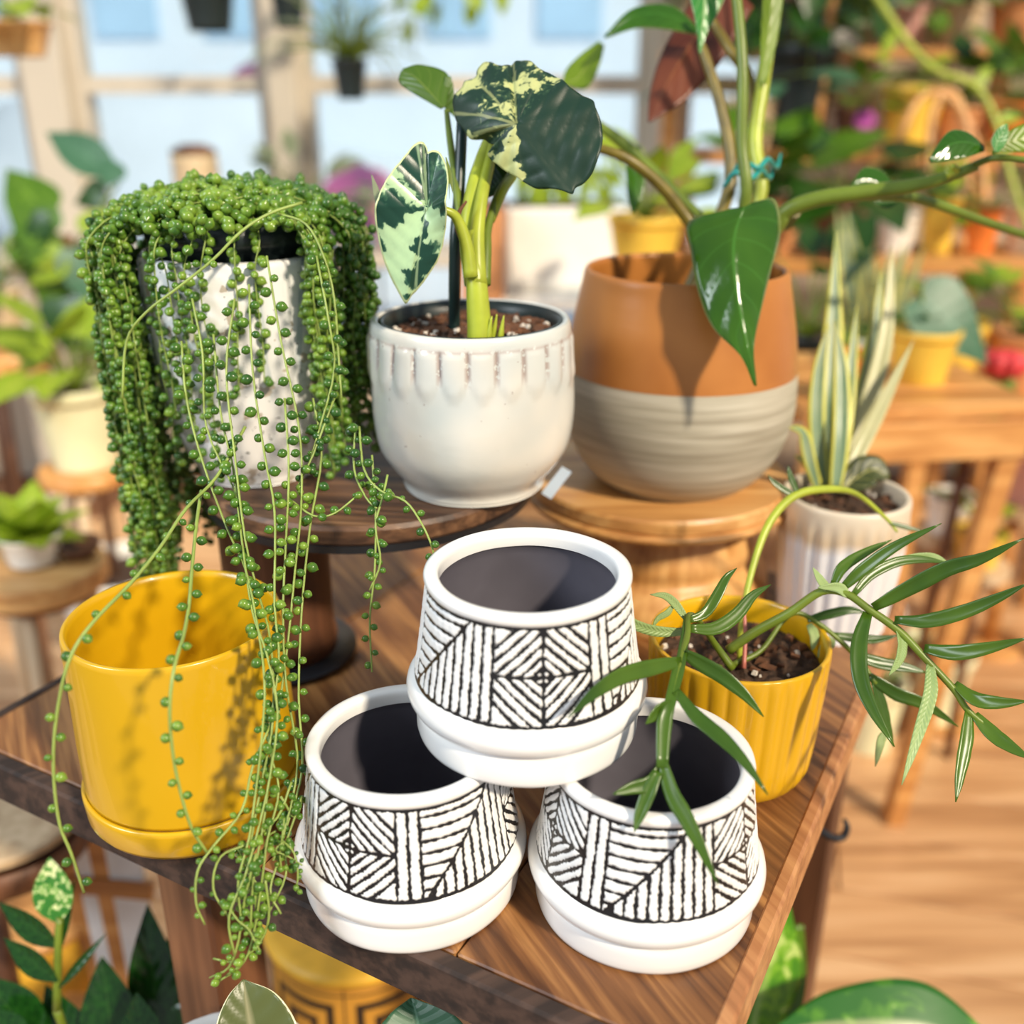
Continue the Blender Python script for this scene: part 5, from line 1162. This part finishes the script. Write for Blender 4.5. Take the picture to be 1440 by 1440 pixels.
def blade(pts, w, mat='snake', s0=.91):
    P = [W(*p) for p in pts]; o = ribbon('leaf', P, [w * .6, w * .9, w, w, w * .85, w * .5, w * .03], M[mat], t, None, .35, 16, 2); return solid(o, .0015)
blade([(1166, 690, .915), (1160, 600, .93), (1168, 520, .94), (1172, 440, .95), (1176, 325, .96)], .0115)
blade([(1158, 690, .905), (1148, 600, .90), (1152, 520, .90), (1166, 455, .90)], .0075)
blade([(1178, 692, .91), (1186, 610, .92), (1196, 520, .93), (1205, 430, .94)], .0070)
blade([(1174, 692, .89), (1182, 610, .89), (1182, 520, .90), (1174, 450, .90)], .0080)
blade([(1180, 690, .90), (1215, 620, .91), (1245, 560, .93), (1285, 478, .95)], .0065, 'snake_pale')
blade([(1185, 690, .93), (1215, 590, .95), (1245, 470, .97), (1255, 345, .98)], .0085, 'snake_pale')
blade([(1182, 688, .94), (1205, 590, .97), (1228, 480, .99), (1240, 380, 1.0)], .008)
blade([(1150, 692, .90), (1138, 650, .88), (1128, 610, .87), (1108, 600, .86)], .0060)
blade([(1155, 690, .90), (1135, 655, .89), (1118, 640, .88)], .0050)
M['striped'] = leafmat('striped_leaf', (.035, .05, .012), (.07, .09, .02), (.42, .40, .10), None, 5, .4, .1, vst=1.0)
o = ribbon('leaf', [W(1180, 692, .90), W(1205, 672, .90), W(1228, 660, .90), W(1250, 672, .90)], [.003, .013, .015, .012, .002], M['striped'], t, None, .2, 14, 3); solid(o, .001); tag(o, 'dark broad leaf with yellow stripes')
# cream pots low behind the table's right corner
for u, v, s_, R, h, mt, lab, key in ((1222, 1030, 2.07, .060, .16, 'pot_cream', 'cream face pot with a black dot on the floor right of the yellow fluted pot', 'oval_mid'), (1300, 985, 2.16, .085, .17, 'pot_cream', 'larger round cream pot on the floor behind the fern', 'oval_lime'), (1215, 930, 2.36, .07, .16, 'pot_white', 'white pot on the floor behind the cream face pot', 'oval_mid')):
    c = W(u, v, s_); c = Vector((c.x, c.y, .0025))
    t, c, top = potted('potted_plant', lab, 0, 0, 0, R, h, mt, 'bush', .07, 5, key, base=c)
    if 'dot' in lab: mk('dot', *lathe([(1e-4, -.001), (.010, -.001), (.010, .001), (1e-4, .001)], 14, (0, 0, 0)), M['metal'], t).matrix_local = Matrix.Translation(Vector((.016, -R * .90, h * .6))) @ Matrix.Rotation(PI / 2, 4, 'X')
# floor pots at the right edge
for u, v, s, R, h, mt, key, lab in ((1330, 745, 2.1, .05, .08, 'pot_white', 'oval_lime', 'white pot on the floor stand beside the slanting table leg'), (1372, 790, 2.0, .05, .07, 'pot_yellow', 'oval_lime', 'yellow pot low at the right beyond the table leg'), (1432, 700, 2.3, .07, .12, 'pot_pink', 'oval_mid', 'pale pink pot at the right edge near the floor')):
    c = W(u, v, s); st = thing('plant_stand', (c.x, c.y, 0), 'round-topped stand under the ' + lab.split(' on ')[0].split(' low')[0].split(' at ')[0] + ' at the right', 'stand')
    mk('top', *lathe([(1e-4, -.022), (R * 1.3, -.022), (R * 1.3, -.002), (1e-4, -.002)], 28, tuple(c)), M['bg_tan'], st, False)
    mk('post', *tube([c - Vector((0, 0, .0222)), Vector((c.x, c.y, .016))], [.018, .02], 8, 2), M['bg_wood'], st); mk('foot', *lathe([(1e-4, 0), (R * 1.1, 0), (R * 1.1, .015), (1e-4, .015)], 24, (c.x, c.y, .0025)), M['bg_wood'], st, False)
    potted('potted_plant', lab, 0, 0, 0, R, h, mt, 'bush', .08, 7, key, base=c)

# ---------------- below the table
M['gold'] = plain('gold_weave', (.82, .46, .04), .5, .12, 40)
c = W(40, 1300, 1.22); t = thing('golden_basket', (c.x, c.y, 0), 'large golden-yellow woven basket low at the bottom left', 'basket')
v, f = lathe(smoothprof([(1e-4, 0), (.10, 0), (.125, .1), (.130, .3), (.120, c.z + .05), (.112, c.z + .05), (.12, .3), (1e-4, .1)], 3), 40, (c.x, c.y, .0025), lambda a, z, i: .0015 * math.cos(z * 500)); mk('basket', v, f, M['gold'], t)
mk('rim', *lathe([(.111, c.z + .052), (.124, c.z + .052), (.125, c.z + .066), (.112, c.z + .066)], 40, (c.x, c.y, .0025)), M['bg_wood'], t)
M['chalk'] = plain('chalk_paint', (.80, .82, .82), .75, .08, 30); 
sl = thing('painted_crate', W(170, 1440, 1.08), 'white-painted slatted crate with bare orange wood, bottom left', 'crate')
cc_ = W(175, 1330, 1.10); sl.location = (cc_.x, cc_.y, 0); ORG[sl.name] = Vector((cc_.x, cc_.y, 0))
for k, (u0, u1, mt) in enumerate(((112, 150, 'chalk'), (134, 172, 'bg_wood'), (158, 186, 'chalk'), (180, 206, 'chalk'), (92, 118, 'bg_wood'))):
    a = W(u0, 1172, 1.10); b = Vector((W(u1, 1350, 1.10).x, W(u1, 1350, 1.10).y, .02)); tag(mk('slat', *beam(a, b, .019, .009, (0, -1, .2)), M[mt], sl, False), 'white painted slat' if mt == 'chalk' else 'bare orange wood slat')
mk('cross_bar', *beam(W(90, 1240, 1.115), W(215, 1252, 1.115), .02, .010, (0, -1, .2)), M['bg_wood'], sl, False)
mk('cross_bar', *beam(W(90, 1410, 1.115), W(225, 1418, 1.115), .02, .010, (0, -1, .2)), M['bg_wood'], sl, False)
# patterned drum basket
c = W(500, 1290, 1.12); t = thing('patterned_basket', (c.x, c.y, 0), 'golden brown basket with black nested squares under the table front', 'basket')
m, n, l, b = newmat('basket_pattern'); ua = attr(n, 'lu'); za = attr(n, 'lw')
fx = math_(n, l, 'ABSOLUTE', math_(n, l, 'SUBTRACT', math_(n, l, 'FRACT', ua), .5)); fz = math_(n, l, 'ABSOLUTE', math_(n, l, 'SUBTRACT', math_(n, l, 'FRACT', za), .5))
mm = math_(n, l, 'MAXIMUM', fx, fz); stp = math_(n, l, 'GREATER_THAN', math_(n, l, 'FRACT', math_(n, l, 'MULTIPLY', mm, 5.2)), .55)
l.new(mixc(n, l, stp, (.52, .25, .03), (.022, .011, .006)), b.inputs['Base Color']); b.inputs['Roughness'].default_value = .6; M['basket_pattern'] = m
H_ = c.z; pr = [(1e-4, 0.003), (.085, .003)] + [(.092 + .006 * math.sin(PI * k / 24), .003 + H_ * k / 24) for k in range(25)] + [(.085, H_), (1e-4, H_ * .93)]
ns = 61; V = []; LU = []; LW = []; Fs = []
for i, (r_, z) in enumerate(pr):
    for j in range(ns):
        a = 2 * PI * j / (ns - 1); V.append((c.x + r_ * math.cos(a), c.y + r_ * math.sin(a), z)); LU.append(a / (2 * PI) * 6 + .5); LW.append((z - H_ + .015) / .105)
for i in range(len(pr) - 1):
    for j in range(ns - 1): Fs.append((i * ns + j, i * ns + j + 1, (i + 1) * ns + j + 1, (i + 1) * ns + j))
mk('basket', V, Fs, M['basket_pattern'], t, True, {'lu': LU, 'lw': LW})
mk('rim', *lathe([(.086, H_), (.099, H_), (.101, H_ + .008), (.097, H_ + .014), (.087, H_ + .014)], 48, (c.x, c.y, .001)), M['gold'], t)
# plants in front of and below the table; each stands in its own pot out of the frame
def lowplant(name, label, u, v, s, R, h, mat, z=None):
    c = W(u, v, s); t = thing(name, c, label, 'potted plant'); pot_parts(t, c, R, h, mat); st, _c = None, None
    return t, c + Vector((0, 0, h * .88))
M['zz'] = leafmat('zz_leaf', (.004, .028, .004), (.011, .060, .007), (.04, .12, .02), None, 8, .16, .1, vst=.3)
for k_, ml in (('zz', 'zz'),): template('oval_zz', OV, .15, .1, M['zz']); template('wide_zz', [.05, .2, .3, .33, .3, .22, .12, .005], .12, .1, M['zz'])
M['vari'] = variegated('variegated_leaf', (.03, .16, .02), (.12, .34, .03), (.62, .66, .34), .60, 7, .3); template('vari', [.05, .2, .28, .30, .28, .22, .12, .005], .12, .15, M['vari'], n=14, m=4)
M['lime_var'] = variegated('lime_variegated', (.06, .24, .01), (.20, .46, .02), (.52, .66, .20), .57, 14, .3); template('lime_var', [.06, .2, .28, .30, .28, .22, .12, .005], .12, .15, M['lime_var'], n=14, m=4)
def groundstand(c, R, lab):
    st = thing('plant_stand', (c.x, c.y, 0), lab, 'stand'); 
    mk('top', *lathe([(1e-4, -.02), (R, -.02), (R, -.001), (1e-4, -.001)], 28, tuple(c)), M['bg_wood_d'], st, False)
    for k in range(3):
        a = 2 * PI * k / 3 + .5; d = Vector((math.cos(a), math.sin(a), 0)); mk('leg', *tube([c + d * R * .7 - Vector((0, 0, .019)), Vector((c.x, c.y, .003)) + d * R], [.009, .008], 7, 2), M['bg_wood_d'], st)
c = W(170, 1640, .95); t, top = lowplant('zz_plant', 'dark glossy leaves growing up in front of the painted crate, bottom left', 170, 1640, .95, .085, .12, 'pot_brown')
groundstand(c, .09, 'dark stand under the glossy dark-leaved plant at the bottom left')
for a, b, s, key, ws in (((82, 1380), (0, 1322), .80, 'oval_zz', .75), ((84, 1332), (-8, 1272), .80, 'oval_zz', .7), ((83, 1390), (146, 1316), .80, 'oval_zz', .28), ((80, 1345), (100, 1240), .80, 'oval_zz', .4),
                      ((225, 1470), (205, 1278), .86, 'wide_zz', .55), ((165, 1500), (140, 1350), .84, 'wide_zz', .8), ((250, 1450), (268, 1255), .90, 'wide_zz', .55), ((60, 1470), (-30, 1375), .84, 'wide_zz', .9), ((120, 1500), (60, 1390), .85, 'wide_zz', .8), ((240, 1420), (310, 1370), .84, 'oval_zz', .5), ((270, 1480), (300, 1390), .84, 'wide_zz', .8), ((30, 1480), (-20, 1420), .82, 'wide_zz', 1.2), ((205, 1500), (190, 1400), .80, 'wide_zz', .9)):
    lpx(t, key, a, b, s, ws, tilt=CAMDIR + Vector((random.uniform(-.3, .3), 0, .2)))
for q in ([(80, 1420, .81), (82, 1330, .80), (84, 1290, .80)], [(225, 1540, .9), (225, 1470, .87)], [(80, 1420, .81), (110, 1500, .85)], [(250, 1540, .9), (250, 1450, .9)]):
    mk('stem', *tube([top] + [W(*p) for p in q[::-1]][::-1][::1] if False else [W(*p) for p in q], [.0035, .003], 6, 8), M['stem'], t)
tag(lpx(t, 'vari', (82, 1296), (64, 1210), .80, 1.1, tilt=CAMDIR), 'cream variegated leaf')
c = W(335, 1700, .70); t, top = lowplant('rubber_plant', 'variegated rubber plant, one cream-edged leaf rising at the bottom centre', 335, 1700, .70, .07, .11, 'pot_white')
groundstand(c, .075, 'dark stand under the rubber plant below the table front')
M['rubber'] = variegated('rubber_leaf', (.10, .12, .035), (.20, .19, .075), (.46, .41, .24), .60, 22, .36, speck=False, edge=(.80, .76, .48))
tag(grid_leaf('leaf', [(365, 1560), (360, 1490), (352, 1440), (346, 1405), (343, 1377)], [(355, 1560), (300, 1500), (304, 1442), (320, 1402), (341, 1378)], [(380, 1560), (425, 1500), (418, 1442), (388, 1397), (345, 1378)], [.60, .60, .60, .602, .605], M['rubber'], t, sl=-.008, sr=-.008, m=7, rip=.0012, ripn=6), 'cream-edged olive leaf with pointed tip')
mk('stem', *tube([top, W(372, 1620, .62), W(365, 1556, .60)], [.005, .003], 8, 8), M['stem'], t)
c = W(600, 1680, .72); t, top = lowplant('blue_leaf_plant', 'blue-green leaf tip just showing under the table edge at the bottom', 600, 1680, .72, .06, .10, 'pot_tan')
groundstand(c, .07, 'dark stand under the blue-green leaf plant')
grid_leaf('leaf', [(600, 1540), (592, 1470), (586, 1430), (578, 1403)], [(590, 1540), (520, 1480), (545, 1430), (576, 1404)], [(615, 1540), (665, 1480), (640, 1428), (582, 1404)], [.64, .64, .645, .65], M['lf_blue'], t, sl=-.01, sr=-.01)
mk('stem', *tube([top, W(600, 1535, .64)], [.004, .003], 7, 4), M['stem'], t)
c = W(1160, 1640, 1.0); t, top = lowplant('lime_variegated_plant', 'lime and cream variegated broad leaves at the bottom right', 1160, 1640, 1.0, .08, .12, 'pot_terra')
groundstand(c, .09, 'dark stand under the lime variegated plant at the bottom right')
for q in ([(1045, 1520), (1090, 1440), (1125, 1290)],): pass
tag(grid_leaf('leaf', [(1050, 1540), (1060, 1440), (1080, 1360), (1108, 1275)], [(1040, 1540), (1020, 1440), (1035, 1350), (1098, 1278)], [(1060, 1540), (1100, 1440), (1128, 1370), (1112, 1277)], [.95, .95, .95, .95], M['lime_var'], t, sl=.02, sr=.02), 'upright lime leaf')
grid_leaf('leaf', [(1075, 1520), (1095, 1440), (1112, 1380), (1126, 1300)], [(1070, 1520), (1075, 1440), (1095, 1370), (1120, 1300)], [(1082, 1520), (1120, 1440), (1134, 1380), (1130, 1300)], [.97, .97, .97, .97], M['lf_mid'], t)
tag(grid_leaf('leaf', [(1085, 1450), (1180, 1440), (1300, 1445), (1420, 1490)], [(1085, 1447), (1170, 1392), (1300, 1382), (1418, 1480)], [(1085, 1455), (1180, 1500), (1300, 1530), (1415, 1500)], [.88, .88, .88, .88], M['vari'], t, sl=.02, sr=-.02), 'broad variegated leaf')
for p in ((1050, 1538, .95), (1075, 1518, .97), (1085, 1452, .88)): mk('stem', *tube([top, W(*p)], [.005, .003], 7, 3), M['stem'], t)
